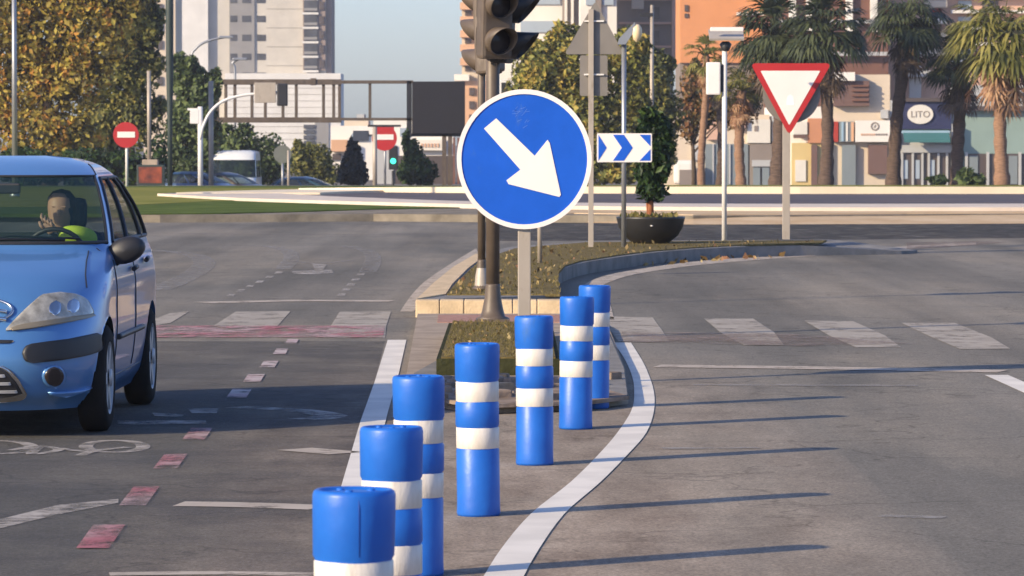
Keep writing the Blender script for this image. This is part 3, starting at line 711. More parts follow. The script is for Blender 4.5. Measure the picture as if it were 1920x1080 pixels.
# yield sign
r_, k, X, Z = sgn(1474, 449, label='red and white yield triangle pointing down on a beige post', name='yield_sign')
MB().span(X(1467), X(1481), -.03, .03, 0, Z(135), .006).build('post', M['post'], r_)
T = [(X(1406), Z(119)), (X(1558), Z(119)), (X(1479), Z(254))]
MB().prism(rtri(T, .09), (0, -.035, 0), (1, 0, 0), (0, 0, 1), (0, -1, 0), .014).build('red_border', M['sign_red'], r_)
T2 = [(X(1425), Z(133)), (X(1537), Z(133)), (X(1479), Z(235))]
MB().prism(rtri(T2, .02), (0, -.049, 0), (1, 0, 0), (0, 0, 1), (0, -1, 0), .004).build('white_face', M['sign_white'], r_)
MB().prism(rtri([(X(1474), Z(197)), (X(1488), Z(197)), (X(1487), Z(181)), (X(1481), Z(177)), (X(1475), Z(181))], .01, 2), (0, -.0535, 0), (1, 0, 0), (0, 0, 1), (0, -1, 0), .002).build('sticker', mat('sticker', (.9, .9, .86), .4), r_)
disc(MB(), .44, .045, .06, X(1484), Z(175), sx=.97).build('round_plate', M['sign_back'], r_)

# ---------------------------------------------------------------- bowl planter
p = W(1220, 458, IZ); k = K(p.y)
pl = empty('bowl_planter', p, 'black bowl planter on the traffic island, holding a small dark tree', 'planter')
rr = 65/k
MB().lathe([(0, 0), (rr*.42, 0), (rr*.55, .03), (rr*.78, .12), (rr*.93, .24), (rr*.985, .36), (rr*1.0, .385), (rr*.97, .39), (rr*.93, .37), (rr*.9, .33), (0, .33)], 44).build('bowl', M['pot'], pl)
MB().lathe([(0, .33), (rr*.9, .335), (rr*.5, .375), (0, .38)][::-1], 30).build('soil', M['gravel'], pl)
MB().lathe([(.0, -.01), (.02, -.005), (.02, .005), (0, .008)], 12, (0.0, -rr*.965, .27)).build('drain_plug', M['post_white'], pl)
def crown_mesh(blobs, n, size, asp=.6, shell=.45, rng=random, zcut=None):
    m = MB(); vol = [b[3]*b[4]*b[5] for b in blobs]; tot = sum(v**.75 for v in vol)
    for b, v in zip(blobs, vol):
        for i in range(int(n*v**.75/tot)):
            d = Vector((rng.gauss(0, 1), rng.gauss(0, 1), rng.gauss(0, 1))).normalized(); r = shell+(1.06-shell)*rng.random()**.7
            c = Vector((b[0]+d.x*b[3]*r, b[1]+d.y*b[4]*r, b[2]+d.z*b[5]*r))
            s_ = size*rng.choice((.5, .75, .95, 1.2, 1.5))*rng.uniform(.8, 1.2)
            nn = (d+Vector((rng.gauss(0, .7), rng.gauss(0, .7), rng.gauss(0, .7)))).normalized(); u = nn.orthogonal(); u.rotate(Matrix.Rotation(rng.uniform(0, 6.3), 3, nn)); w_ = nn.cross(u)
            m.add([c-u*s_, c-w_*s_*asp+nn*s_*.15, c+u*s_, c+w_*s_*asp+nn*s_*.15], [(0, 1, 2, 3)])
    return m
def blobs_in(cx, cy, cz, rx, ry, rz, n, rs, rng=random):
    B = []
    for i in range(n):
        while True:
            d = Vector((rng.uniform(-1, 1), rng.uniform(-1, 1), rng.uniform(-1, 1)))
            if d.length < 1: break
        s_ = rs*rng.uniform(.7, 1.3)
        B.append((cx+d.x*rx, cy+d.y*ry, cz+d.z*rz, s_*rx, s_*ry, s_*rz*.85))
    return B
M['rusty'] = leaf_mat('leaves_rusty', [(.03, .03, .012), (.10, .085, .03), (.26, .16, .06), (.34, .16, .07)], .25)
M['dkgreen'] = leaf_mat('leaves_dark', [(0.007, 0.020, 0.006), (0.022, 0.050, 0.012), (0.062, 0.106, 0.022)], .15)
M['autumn'] = leaf_mat('leaves_autumn', [(0.051, 0.046, 0.013), (0.169, 0.136, 0.029), (0.371, 0.281, 0.050), (0.500, 0.413, 0.074), (0.500, 0.248, 0.050)], .3)
M['olive'] = leaf_mat('leaves_olive', [(0.030, 0.038, 0.014), (0.092, 0.105, 0.032), (0.203, 0.212, 0.056), (0.338, 0.297, 0.082)], .25)
M['green'] = leaf_mat('leaves_green', [(0.024, 0.043, 0.017), (0.076, 0.111, 0.036), (0.169, 0.220, 0.073)], .2)
M['warm'] = leaf_mat('leaves_warm', [(0.034, 0.043, 0.013), (0.126, 0.135, 0.029), (0.304, 0.297, 0.056), (0.500, 0.365, 0.082)], .25)
pt = empty('potted_tree', p+Vector((0, 0, .36)), 'small dark leafy tree with a reddish stem growing in the bowl planter', 'small tree')
def px2(x, y, o): return ((x-960)/k-o.x, 1.6-(y-265)/k-o.z)
o0 = p+Vector((0, 0, .36))
MB().tube([(0, 0, -.03), (.0, 0, .25), (-.02, 0, .5), (.0, 0, .9)], [.05, .04, .035, .02], 10).tube([(-.03, 0, -.03), (-.05, 0, .2), (-.04, 0, .45)], [.02, .016, .01], 8).build('trunk', mat('red_bark', (.30, .12, .06), .8), pt)
bl = []
for (x, y, rx, ry) in [(1222, 355, 30, 28), (1212, 325, 28, 28), (1238, 318, 26, 30), (1228, 285, 36, 34), (1214, 250, 30, 32), (1240, 245, 26, 30), (1222, 220, 24, 24), (1250, 280, 18, 20), (1200, 292, 14, 22)]:
    a, b = px2(x, y, o0); bl.append((a, 0, b, rx/k, rx/k, ry/k))
crown_mesh([(a_, b_, c_, d_*random.uniform(.72, 1.0), e_*.8, f_*.85) for a_, b_, c_, d_, e_, f_ in bl], 2600, .042, .5, .25).build('crown', M['dkgreen'], pt, fix=False)
pw = MB()
for i in range(160):
    a = random.uniform(0, 6.3); r = rr*.85*math.sqrt(random.random()); leafq(pw, Vector((r*math.cos(a), r*math.sin(a), random.uniform(.37, .43))), random.uniform(.02, .045))
pw.build('weeds', leaf_mat('weeds', [(.05, .06, .015), (.20, .18, .05), (.35, .27, .12)]), pl, fix=False)

# ---------------------------------------------------------------- cars
def interp(tab, z):
    # monotone-ish smooth interpolation of rows (z, a, b, ...)
    if z <= tab[0][0]: return tab[0][1:]
    for i in range(len(tab)-1):
        if z <= tab[i+1][0]:
            t = (z-tab[i][0])/(tab[i+1][0]-tab[i][0]); out = []
            for j in range(1, len(tab[0])):
                p0 = tab[max(i-1, 0)][j]; p1 = tab[i][j]; p2 = tab[i+1][j]; p3 = tab[min(i+2, len(tab)-1)][j]
                out.append(.5*((2*p1)+(-p0+p2)*t+(2*p0-5*p1+4*p2-p3)*t*t+(-p0+3*p1-3*p2+p3)*t**3))
            return out
    return tab[-1][1:]
#        z     s0    w     s1   Lf   Lr
HATCH = [(.15, .14, .60, 3.72, .60, .45), (.24, .05, .655, 3.76, .62, .45), (.38, .0, .685, 3.79, .66, .45), (.55, .02, .70, 3.80, .70, .45), (.68, .09, .70, 3.79, .70, .42),
         (.78, .20, .70, 3.77, .68, .40), (.87, .40, .69, 3.75, .62, .38), (.94, .68, .675, 3.72, .52, .36), (.985, .93, .655, 3.70, .42, .34), (1.02, 1.00, .645, 3.69, .40, .34),
         (1.10, 1.13, .625, 3.66, .38, .34), (1.22, 1.34, .585, 3.58, .36, .36), (1.34, 1.58, .53, 3.42, .36, .38), (1.41, 1.75, .485, 3.26, .36, .4), (1.46, 1.93, .43, 3.10, .36, .42), (1.495, 2.12, .34, 2.95, .34, .42), (1.515, 2.35, .16, 2.75, .2, .3)]
def outline(tab, z, NF, NS, NR):
    s0, w_, s1, Lf, Lr = interp(tab, z); P = []
    for i in range(NF+1):
        a = math.pi/2*i/NF; P.append((w_*math.sin(a)**.78, s0+Lf-Lf*math.cos(a)**.9 if i < NF else s0+Lf))
    for i in range(1, NS): P.append((w_, s0+Lf+(s1-Lr-s0-Lf)*i/NS))
    for i in range(NR+1):
        a = math.pi/2*i/NR; P.append((w_*max(0, math.cos(a))**.78, s1-Lr+Lr*math.sin(a)**.9))
    return P
def front_s(tab, x, z):
    s0, w_, s1, Lf, Lr = interp(tab, z); q = min(1, abs(x)/w_)
    sa = q**(1/.78); ca = math.sqrt(max(0, 1-sa*sa)); return s0+Lf-Lf*ca**.9
def car_body(tab, paint, root, wheels, WR=.33, zs=None, glass_z=(1.03, 1.40), ws=(0, .86), fine=True, roofz=None, matg=None, dark=None, sidew=None, scrm=None):
    NF, NS, NR = (40, 60, 16) if fine else (16, 24, 8)
    z0, z1 = tab[0][0], tab[-1][0]
    zl = [z0+(z1-z0)*i/(70 if fine else 30) for i in range((70 if fine else 30)+1)]
    zl = sorted(set([z for z in zl if min(abs(z-q) for q in glass_z) > .006]+list(glass_z)))
    rows = [outline(tab, z, NF, NS, NR) for z in zl]; n = len(rows[0])
    body, scr, rear = MB(), MB(), MB(); sides = {}
    V = {}
    for i, z in enumerate(zl):
        for j, (x, s) in enumerate(rows[i]):
            for sg_ in (1, -1): V[(i, j, sg_)] = [x*sg_, s, z]
    inside = {}
    for kx, v in V.items():
        for wc in wheels:
            d = math.hypot(v[1]-wc, v[2]-.30)
            if d < WR+.02 and abs(v[0]) > .5*rows[0][NF][0]: inside[kx] = wc
    dele = set()
    idx = {}
    def vid(m, kx):
        q = idx.setdefault((id(m), kx), None)
        if q is None: m.v.append(tuple(V[kx])); q = len(m.v)-1; idx[(id(m), kx)] = q
        return q
    moved = dict(V)
    a_front = int(NF*ws[1])
    sw = sidew or [(NF+1, NF+int(NS*.40)), (NF+int(NS*.43), NF+int(NS*.80)), (NF+int(NS*.83), NF+NS)]
    faces = []
    for i in range(len(zl)-1):
        for j in range(n-1):
            for sg_ in (1, -1):
                ks = [(i, j, sg_), (i, j+1, sg_), (i+1, j+1, sg_), (i+1, j, sg_)]
                ins = [q in inside for q in ks]
                if all(ins): continue
                zc = (zl[i]+zl[i+1])/2; tgt = body
                if glass_z[0] < zc < glass_z[1]:
                    if j < a_front: tgt = scr
                    elif any(a <= j < b for a, b in sw) and zc < glass_z[1]-.02: tgt = sides.setdefault((max(a for a, b in sw if a <= j), sg_), MB())
                    elif j >= NF+NS+2: tgt = rear
                faces.append((tgt, ks, ins))
    for tgt, ks, ins in faces:
        for q, u in zip(ks, ins):
            if u:
                v = V[q]; wc = inside[q]; dx, dz = v[1]-wc, v[2]-.30; d = math.hypot(dx, dz) or 1
                f_ = (WR+.02)/d; moved[q] = [v[0], wc+dx*f_, max(v[2], .30+dz*f_)]
    V = moved
    for tgt, ks, ins in faces:
        tgt.f.append([vid(tgt, q) for q in ks]); tgt.sm.append(True)
    ob = body.build('body', paint, root)
    bm = bmesh.new(); bm.from_mesh(ob.data); bmesh.ops.remove_doubles(bm, verts=bm.verts, dist=.0004); bmesh.ops.recalc_face_normals(bm, faces=bm.faces[:])
    top = [e for e in bm.edges if e.is_boundary and all(v.co.z > tab[-1][0]-.002 for v in e.verts)]
    try: bmesh.ops.triangle_fill(bm, edges=top, use_beauty=True)
    except Exception: pass
    bm.to_mesh(ob.data); bm.free()
    for nm, m, mt in [('windscreen', scr, scrm or M['glass']), ('rear_window', rear, matg or M['sideglass'])]+[('side_window', q, matg or M['sideglass']) for q in sides.values()]:
        if m.f: m.build(nm, mt, root)
    # floor and dark tub
    fl = MB(); s0, w_, s1, Lf, Lr = interp(tab, z0)
    o_ = outline(tab, z0, 10, 4, 6); poly = [(x, s) for x, s in o_]+[(-x, s) for x, s in o_[::-1]]
    fl.prism(poly, (0, 0, z0+.01), (1, 0, 0), (0, 1, 0), (0, 0, 1), .03)
    ww = rows[0][NF][0]
    for wc in wheels: fl.span(-ww*.62, ww*.62, wc-.42, wc+.42, z0+.04, .72)
    fl.build('underbody', M['black'], root)
    return ob
def wheel(root, x, s, r=.30, side=1, name='wheel', simple=False):
    h = MB(); tw = .078
    prof = [(r*.68, tw), (r*.9, tw*1.02), (r*.98, tw*.8), (r, tw*.4), (r, -tw*.4), (r*.98, -tw*.8), (r*.9, -tw), (r*.66, -tw)]
    m = MB().lathe([(a, b*side) for a, b in prof], 36)
    def rotx(m): m.v = [(z, y, x_) for (x_, y, z) in m.v]; return m
    o = rotx(m).build('wheel', M['tyre'], root); o.location = (x, s, r); 
    rm = MB().lathe([(r*.70, tw*1.0*side), (r*.66, tw*.95*side), (r*.64, tw*.5*side), (0, tw*.35*side)], 28)
    rotx(rm)
    if not simple:
        for k_ in range(6):
            a = k_*math.pi/3; c, sn = math.cos(a), math.sin(a)
            vs = []
            for (rr_, hw_, xx) in ((.03, .035, .07), (r*.66, .028, .072)):
                for sg_ in (-1, 1):
                    for dx in (0, -.02):
                        vs.append(((xx+dx)*side, rr_*c-sg_*hw_*sn, rr_*sn+sg_*hw_*c))
            rm.add(vs, [(0, 2, 6, 4), (1, 5, 7, 3), (0, 4, 5, 1), (2, 3, 7, 6)])
        hub = MB().lathe([(.05, .078*side), (.045, .088*side), (0, .09*side)], 16); rotx(hub); rm.add(hub.v, hub.f, True)
    rm.build('rim', M['rimgrey'], o)
    return o
yaw = R(-0.8)
Yn = W(0, 826).y
carroot = empty('parked_car' if False else 'blue_car', ((-70-960)/K(Yn), Yn, 0), 'blue hatchback with a driver, cut off by the edge of the picture, heading towards us', 'car', rz=yaw)
cb_ = car_body(HATCH, M['carblue'], carroot, (.76, 3.16), .315)
for s_ in (.76, 3.16):
    for sd_ in (1, -1): wheel(carroot, sd_*.625, s_, .295, sd_)
KN = K(Yn)
def LX(px): return (px+70)/KN
def LZ(py): return (826-py)/KN
def decal(name, poly, m_, off=.006, th=.02, parent=carroot, raise_mid=0, tab=HATCH, cs=1):
    # patch that follows the body surface: triangulated fan grid
    P0_ = [(LX(a), LZ(b)) for a, b in poly]; P = []
    for i in range(len(P0_)):
        p, q = P0_[i-1], P0_[i]; L = math.dist(p, q); n_ = max(1, int(L/.012))
        P += [(p[0]+(q[0]-p[0])*j/n_, p[1]+(q[1]-p[1])*j/n_) for j in range(1, n_+1)]
    def surf(x, z, h):
        s_ = front_s(tab, x, z); e = .02
        nx_ = (front_s(tab, x+e, z)-front_s(tab, x-e, z))/(2*e); nz_ = (front_s(tab, x, z+e)-front_s(tab, x, z-e))/(2*e)
        return Vector((x, s_, z))+Vector((nx_, -1, nz_)).normalized()*h
    cx_ = sum(p[0] for p in P)/len(P); cz_ = sum(p[1] for p in P)/len(P)
    zs_ = [p[1] for p in P]; z0_, z1_ = min(zs_), max(zs_)
    # rows between left and right border of the outline
    m = MB(); NR_, NC_ = max(4, int((z1_-z0_)/.01)), max(6, int((max(p[0] for p in P)-min(p[0] for p in P))/.012))
    rows_ = []
    for i in range(NR_+1):
        z = z0_+1e-4+(z1_-z0_-2e-4)*i/NR_; xs = []
        for j in range(len(P)):
            (xa_, za_), (xb_, zb_) = P[j-1], P[j]
            if (za_ > z) != (zb_ > z): xs.append(xa_+(xb_-xa_)*(z-za_)/(zb_-za_))
        if len(xs) < 2: xs = [cx_, cx_]
        rows_.append((z, min(xs), max(xs)))
    for z, xl, xr in rows_:
        for j in range(NC_+1):
            x = xl+(xr-xl)*j/NC_; m.v.append(tuple(surf(x, z, off if 0 < j < NC_ else off*.5)))
    w_ = NC_+1
    for i in range(NR_):
        for j in range(NC_): m.f.append([i*w_+j, i*w_+j+1, (i+1)*w_+j+1, (i+1)*w_+j]); m.sm.append(True)
    for side in ([(0, j) for j in range(w_)], [(NR_, j) for j in range(w_)], [(i, 0) for i in range(NR_+1)], [(i, NC_) for i in range(NR_+1)]):
        b0 = len(m.v); ids = [i*w_+j for i, j in side]
        for q in ids: x, s_, z = m.v[q]; m.v.append(tuple(surf(x, z, -.02)))
        for t in range(len(ids)-1): m.f.append([ids[t], ids[t+1], b0+t+1, b0+t]); m.sm.append(False)
    return m.build(name, m_, parent, fix=False)
def sp2(P, n=5): return smooth_pts(P+[P[0]], n)[:-1]
HL = [(7, 618), (30, 592), (55, 566), (72, 555), (111, 554), (140, 563), (152, 580), (155, 597), (120, 604), (70, 612), (30, 618), (8, 621)]
hl = decal('headlight', smooth_pts(HL+[HL[0]], 3)[:-1], M['headlens'], .012)
decal('indicator', smooth_pts([(9, 620), (30, 611), (80, 604), (153, 594), (155, 600), (120, 607), (70, 615), (30, 621), (9, 620)], 3)[:-1], M['headdark'], .017, parent=hl)
for cx_, cy_, r_ in ((92, 582, 13), (122, 579, 13)):
    decal('bulb_reflector', [(cx_+r_*math.cos(i*math.pi/8), cy_+r_*math.sin(i*math.pi/8)) for i in range(16)], M['chrome'], .016, parent=hl)
decal('rub_strip', sp2([(38, 662), (46, 648), (70, 643), (120, 638), (160, 631), (168, 640), (168, 664), (140, 673), (90, 679), (48, 680)], 4), M['black'], .02)
decal('fog_lamp', [(94+21*math.cos(i*math.pi/12), 708+22*math.sin(i*math.pi/12)) for i in range(24)], M['carblue'], .014)
decal('fog_lamp_insert', [(93+17*math.cos(i*math.pi/12), 707+18*math.sin(i*math.pi/12)) for i in range(24)], M['lens'], .022)
decal('air_intake', [(-120, 684), (-30, 682), (0, 684), (18, 694), (32, 712), (45, 740), (40, 750), (0, 754), (-120, 754)], M['chrome'], .012)
gr = decal('grille', [(-118, 688), (-30, 686), (-2, 688), (14, 698), (28, 716), (38, 738), (0, 744), (-118, 744)], M['black'], .02)
for yy in (700, 714, 729):
    decal('grille_slat', [(-115, yy), (8+(yy-700)*.7, yy), (10+(yy-700)*.7, yy+5), (-115, yy+5)], M['rimgrey'], .026, parent=gr)
decal('upper_slot', [(-100, 636), (20, 637), (24, 641), (16, 644), (-100, 644)], M['black'], .008)
decal('bumper_lip', [(80, 736), (110, 740), (150, 733), (146, 740), (110, 745), (84, 742)], M['carblue'], .022)
# emblem: oval ring and chevrons
em = MB(); n_ = 36
for (cx_, cy_, rx_, ry_) in ((-58, 583, 76, 24),):
    pts = []
    for i in range(n_+1):
        a = 2*math.pi*i/n_; x, z = LX(cx_+rx_*math.cos(a)), LZ(cy_+ry_*math.sin(a)); pts.append((x, front_s(HATCH, x, z)-.008, z))
    em.tube(pts, .008, 8, False)
for dz in (-6, 8):
    pts = []
    for t in (-1, 0, 1):
        x, z = LX(-58+t*66), LZ(583+dz+abs(t)*9); pts.append((x, front_s(HATCH, x, z)-.01, z))
    em.tube(pts, .012, 8)
em.build('emblem', M['chrome'], carroot)
# mirrors
for sd_ in (1, -1):
    m = MB(); vs = []; 
    m.lathe([(0, -.055), (.06, -.05), (.085, -.02), (.088, .03), (.075, .06), (0, .062)], 24)
    m.v = [(x*1.25, z*1.0, y*.88+x*.25) for x, y, z in m.v]
    if sd_ < 0: m.v = [(-x, y, z) for x, y, z in m.v]
    m.tube([(-.10*sd_, .02, -.08), (-.02*sd_, .01, -.03)], .035, 10)
    o = m.build('wing_mirror', M['black'], carroot); o.location = (sd_*.735, 1.30, .985)
# seals: windscreen edge, side seals, door lines, handle, roof lines
def side_pt(s, z, off=.0, sd_=1):
    s0, w_, s1, Lf, Lr = interp(HATCH, z)
    if s < s0+Lf:
        c = max(0, min(1, (s0+Lf-s)/Lf))**(1/.9); sn = math.sqrt(max(0, 1-c*c)); x = w_*sn**.78
    elif s > s1-Lr:
        sn = min(1, (s-(s1-Lr))/Lr)**(1/.9); x = w_*math.sqrt(max(0, 1-sn*sn))**.78
    else: x = w_
    return (sd_*(x+off), s, z)
tr = MB()
def uvrow(z, j, NF=40, NS=60, NR=16): return outline(HATCH, z, NF, NS, NR)[j]
zz = [1.03+(1.40-1.03)*i/12 for i in range(13)]
jf = int(40*.86)
for sd_ in (1, -1):
    tr.tube([(sd_*uvrow(z, jf)[0], uvrow(z, jf)[1]-.004, z) for z in zz], .009, 8, False)
tr.tube([(x, front_s(HATCH, x, 1.03)-.003, 1.03) for x in [(-1+2*i/24)*uvrow(1.03, jf)[0] for i in range(25)]], .012, 8, False)
tr.tube([(x, front_s(HATCH, x, 1.40)-.003, 1.40) for x in [(-1+2*i/24)*uvrow(1.40, jf)[0] for i in range(25)]], .007, 8, False)
tr.build('windscreen_seal', M['black'], carroot)
for sd_ in (1, -1):
    tr = MB()
    for (a, b) in ((41, 64), (65, 88), (89, 99)):
        top = [(sd_*(uvrow(1.385, j)[0]+.002), uvrow(1.385, j)[1], 1.385) for j in range(a, b+1)]
        bot = [(sd_*(uvrow(1.03, j)[0]+.002), uvrow(1.03, j)[1], 1.03) for j in range(a, b+1)]
        lf = [(sd_*(uvrow(z, a)[0]+.002), uvrow(z, a)[1], z) for z in zz[:-1]+[1.385]]
        rt = [(sd_*(uvrow(z, b)[0]+.002), uvrow(z, b)[1], z) for z in zz[:-1]+[1.385]]
        for P in (top, bot, lf, rt): tr.tube(P, .012, 6, False)
    tr.build('window_trim', M['black'], carroot)
for sd_ in (1, -1):
    tr = MB()
    tr.tube([side_pt(.78+.75*0+1.0-.9, .9, .003, sd_)]*0+[side_pt(1.16, z, .002, sd_) for z in [.3+.07*i for i in range(11)]], .004, 5, False)
    tr.tube([side_pt(2.18, z, .002, sd_) for z in [.3+.07*i for i in range(11)]], .004, 5, False)
    tr.tube([side_pt(1.16+.1*i, .28, .002, sd_) for i in range(17)], .004, 5, False)
    tr.tube([side_pt(1.2+.1*i, .50, .006, sd_) for i in range(15)], .016, 6)
    tr.build('door_seam', M['black'], carroot)
for sd_ in (1, -1):
    hd_ = MB().tube([side_pt(1.98, .86, .02, sd_), side_pt(2.12, .87, .025, sd_)], .014, 8); hd_.build('door_handle', M['black'], carroot)
    hd_ = MB().tube([side_pt(2.75, .89, .02, sd_), side_pt(2.88, .90, .02, sd_)], .014, 8); hd_.build('door_handle', M['black'], carroot)
wp = MB().tube([(-.45, front_s(HATCH, .45, 1.02)-.02, 1.045), (-.1, front_s(HATCH, .1, 1.04)-.025, 1.055), (.42, front_s(HATCH, .42, 1.045)-.02, 1.05)], .008, 6).tube([(.0, front_s(HATCH, 0, 1.05)-.02, 1.05), (.1, front_s(HATCH, .1, 1.10)-.012, 1.07), (.50, front_s(HATCH, .44, 1.06)-.012, 1.055)], .006, 6)
wp.build('wiper', M['black'], carroot)
pass
# roof and bonnet crease
cr = MB()
for sd_ in (1, -1):
    cr.tube([(sd_*x, s, z+.002) for x, s, z in [(uvrow(z, 37)[0], uvrow(z, 37)[1], z) for z in [1.405+.012*i for i in range(6)]]], .004, 5, False)
    P = []
    for i in range(9):
        t = i/8; x = .60-.02*t*0; z = .80+.185*t; P.append((sd_*(.605-.055*t), front_s(HATCH, .605-.055*t, z)-.001, z+.002))
    cr.tube(P, .004, 5, False)
cr.build('bonnet_seam', M['black'], carroot)
# interior
it = MB()
it.span(-.56, .56, 1.05, 1.42, .62, .93, .04)
it.span(-.56, .56, 2.0, 3.3, .25, .45, .03)
it.build('dashboard', M['inter'], carroot)
for sx_ in (.30, -.30):
    st = MB().span(sx_-.21, sx_+.21, 1.75, 2.2, .35, .5, .05).span(sx_-.20, sx_+.20, 2.18, 2.32, .45, 1.06, .06).span(sx_-.11, sx_+.11, 2.2, 2.29, 1.09, 1.27, .04)
    st.build('seat', M['inter'], carroot)
MB().span(-.5, .5, 2.95, 3.1, .45, 1.05, .05).build('seat', M['inter'], carroot)
sw_ = MB(); sw_.tube([(.30+.17*math.cos(a), 1.62-.05*math.sin(a), .95+.15*math.sin(a)) for a in [i*2*math.pi/24 for i in range(25)]], .014, 8, False).tube([(.30, 1.45, .9), (.30, 1.62, .95)], .03, 8)
sw_.build('steering_wheel', M['black'], carroot)
MB().box((0, 1.62, 1.33), (.2, .03, .06), None, .01).build('rear_view_mirror', M['black'], carroot)
# driver (skin-modifier body)
def skin_body(name, joints, edges, radii, m, parent=None, root=0, sub=2):
    me = bpy.data.meshes.new(name); me.from_pydata(joints, edges, []); o = bpy.data.objects.new(name, me); COL.objects.link(o)
    md = o.modifiers.new('s', 'SKIN'); md.use_smooth_shade = True
    for i, v in enumerate(me.skin_vertices[0].data): r = radii[i]; v.radius = r if isinstance(r, tuple) else (r, r); v.use_root = (i == root)
    o.modifiers.new('u', 'SUBSURF').levels = sub; o.modifiers['u'].render_levels = sub
    me.materials.append(m)
    if parent: o.parent = parent
    bpy.context.view_layer.update()
    me2 = bpy.data.meshes.new_from_object(o.evaluated_get(bpy.context.evaluated_depsgraph_get())); o.modifiers.clear(); o.data = me2
    me2.polygons.foreach_set('use_smooth', [True]*len(me2.polygons)); me2.update()
    return o
dl = Vector((LX(88), 0, 0))
wm = Matrix.Translation(carroot.location) @ Matrix.Rotation(yaw, 4, 'Z')
dr = bpy.data.objects.new('person', None); COL.objects.link(dr); dr.matrix_world = wm
tag(dr, 'dark haired driver behind the windscreen of the blue hatchback, hand near mouth, yellow sleeve', 'person')
J = [(.31, 2.02, .55), (.31, 2.06, .78), (.31, 2.06, .96), (.31, 2.03, 1.07), (.30, 2.00, 1.12), (.29, 1.97, 1.20), (.29, 1.96, 1.27),
     (.47, 2.04, 1.02), (.50, 1.86, .93), (.31, 1.68, 1.03), (.25, 1.67, 1.06),
     (.14, 2.04, 1.00), (.08, 1.85, .86), (.17, 1.66, .98), (.38, 1.75, .52), (.24, 1.75, .52)]
E = [(0, 1), (1, 2), (2, 3), (3, 4), (4, 5), (5, 6), (2, 7), (7, 8), (8, 9), (9, 10), (2, 11), (11, 12), (12, 13), (0, 14), (0, 15)]
RAD = [.15, .15, .15, .07, .06, .09, .07, .075, .05, .036, .03, .075, .05, .034, .08, .08]
skin_body('body', J, E, RAD, M['shirt'], dr)
MB().lathe([(0, -.12), (.035, -.115), (.056, -.08), (.068, -.02), (.071, .03), (.066, .08), (.04, .108), (0, .118)], 24, (.285, 1.955, 1.19)).box((.29, 1.872, 1.19), (.02, .02, .04), None, .008).box((.262, 1.889, 1.222), (.03, .006, .008), None, .002).box((.312, 1.889, 1.222), (.03, .006, .008), None, .002).build('face', M['skin'], dr)
MB().lathe([(.066, -.05), (.078, -.01), (.083, .03), (.080, .085), (.05, .122), (0, .135)], 24, (.292, 1.985, 1.19)).build('hair', M['hair'], dr)
hnd = MB().box((.345, 1.66, 1.06), (.06, .03, .075), Matrix.Rotation(R(-35), 3, 'Y'), .012)
for i in range(4): hnd.tube([(.315+.018*i, 1.655, 1.085-.010*i), (.300+.018*i, 1.645, 1.118-.012*i), (.300+.018*i, 1.67, 1.135-.012*i)], [.0095, .009, .007], 8)
hnd.tube([(.32, 1.65, 1.045), (.295, 1.64, 1.07), (.288, 1.65, 1.09)], [.011, .009, .008], 8)
ho = hnd.build('hand', M['skin'], dr); ho.location = (-.08, -.03, .05)
skin_body('yellow_sleeve', [(.30, 1.66, 1.07), (.41, 1.68, 1.06), (.49, 1.80, 1.02)], [(0, 1), (1, 2)], [.05, .068, .075], M['hivis'], dr)

# distant vehicles
SALOON = [(.18, .10, .74, 4.15, .5, .45), (.40, .0, .82, 4.22, .55, .45), (.62, .03, .84, 4.22, .6, .45), (.78, .25, .83, 4.18, .6, .42), (.90, .85, .80, 4.10, .5, .4), (.95, 1.10, .77, 4.02, .45, .4),
          (1.10, 1.40, .72, 3.90, .4, .4), (1.30, 1.85, .64, 3.65, .4, .4), (1.40, 2.15, .52, 3.35, .4, .45), (1.45, 2.4, .25, 3.0, .3, .3)]
VAN = [(.25, .08, .90, 5.0, .35, .1), (.5, .0, .98, 5.05, .4, .1), (.9, .10, 1.0, 5.05, .45, .1), (1.12, .45, 1.0, 5.05, .45, .1), (1.25, .75, .99, 5.05, .45, .1), (1.9, 1.25, .95, 5.03, .3, .1), (2.2, 1.5, .93, 5.0, .3, .1), (2.36, 1.7, .89, 4.95, .3, .12), (2.42, 1.9, .7, 4.8, .3, .2)]
def simple_car(px, Y, tab, paint, label, name='car', rz=0, gz_=(.97, 1.34), cat='car', z=None, ws=.85):
    r = empty(name, ((px-960)/K(Y), Y, gz(Y)+.01 if z is None else z), label, cat, rz=rz)
    car_body(tab, paint, r, (.8, tab[2][3]-.85), .32, glass_z=gz_, fine=False, ws=(0, ws), scrm=M['sideglass'])
    for s_ in (.8, tab[2][3]-.85):
        for sd_ in (1, -1): wheel(r, sd_*(tab[2][2]-.09), s_, .31, sd_, simple=True)
    MB().span(-.55, .55, 1.2, 3.2, .3, .9).build('seat', M['inter'], r)
    for sd_ in (1, -1):
        MB().lathe([(0, -.03), (.11, -.01), (.1, .02), (0, .03)], 12).build('headlight', M['headlens'], r).matrix_local = Matrix.Translation((sd_*(tab[2][2]-.2), front_s(tab, tab[2][2]-.2, .66)-.01, .66)) @ Matrix.Rotation(R(90), 4, 'X')
    return r
simple_car(433, 178, VAN, M['vanwhite'], 'white van seen from the front beyond the grassy roundabout', 'van', 0, (1.28, 2.02), 'van', z=-1.2, ws=.9)
simple_car(470, 171, SALOON, M['darkblue'], 'dark blue car left of the white van', rz=R(68), z=-1.05)
simple_car(519, 173, SALOON, M['brownpaint'], 'dark brown car in front of the white van', rz=R(60), z=-1.10)
simple_car(682, 176, SALOON, M['steelblue'], 'steel blue car roof showing behind the grass crest', rz=R(80), z=-1.30)
simple_car(360, 186, SALOON, M['vanwhite'], 'white car roof above the dark blue car', rz=R(5), z=-.75)

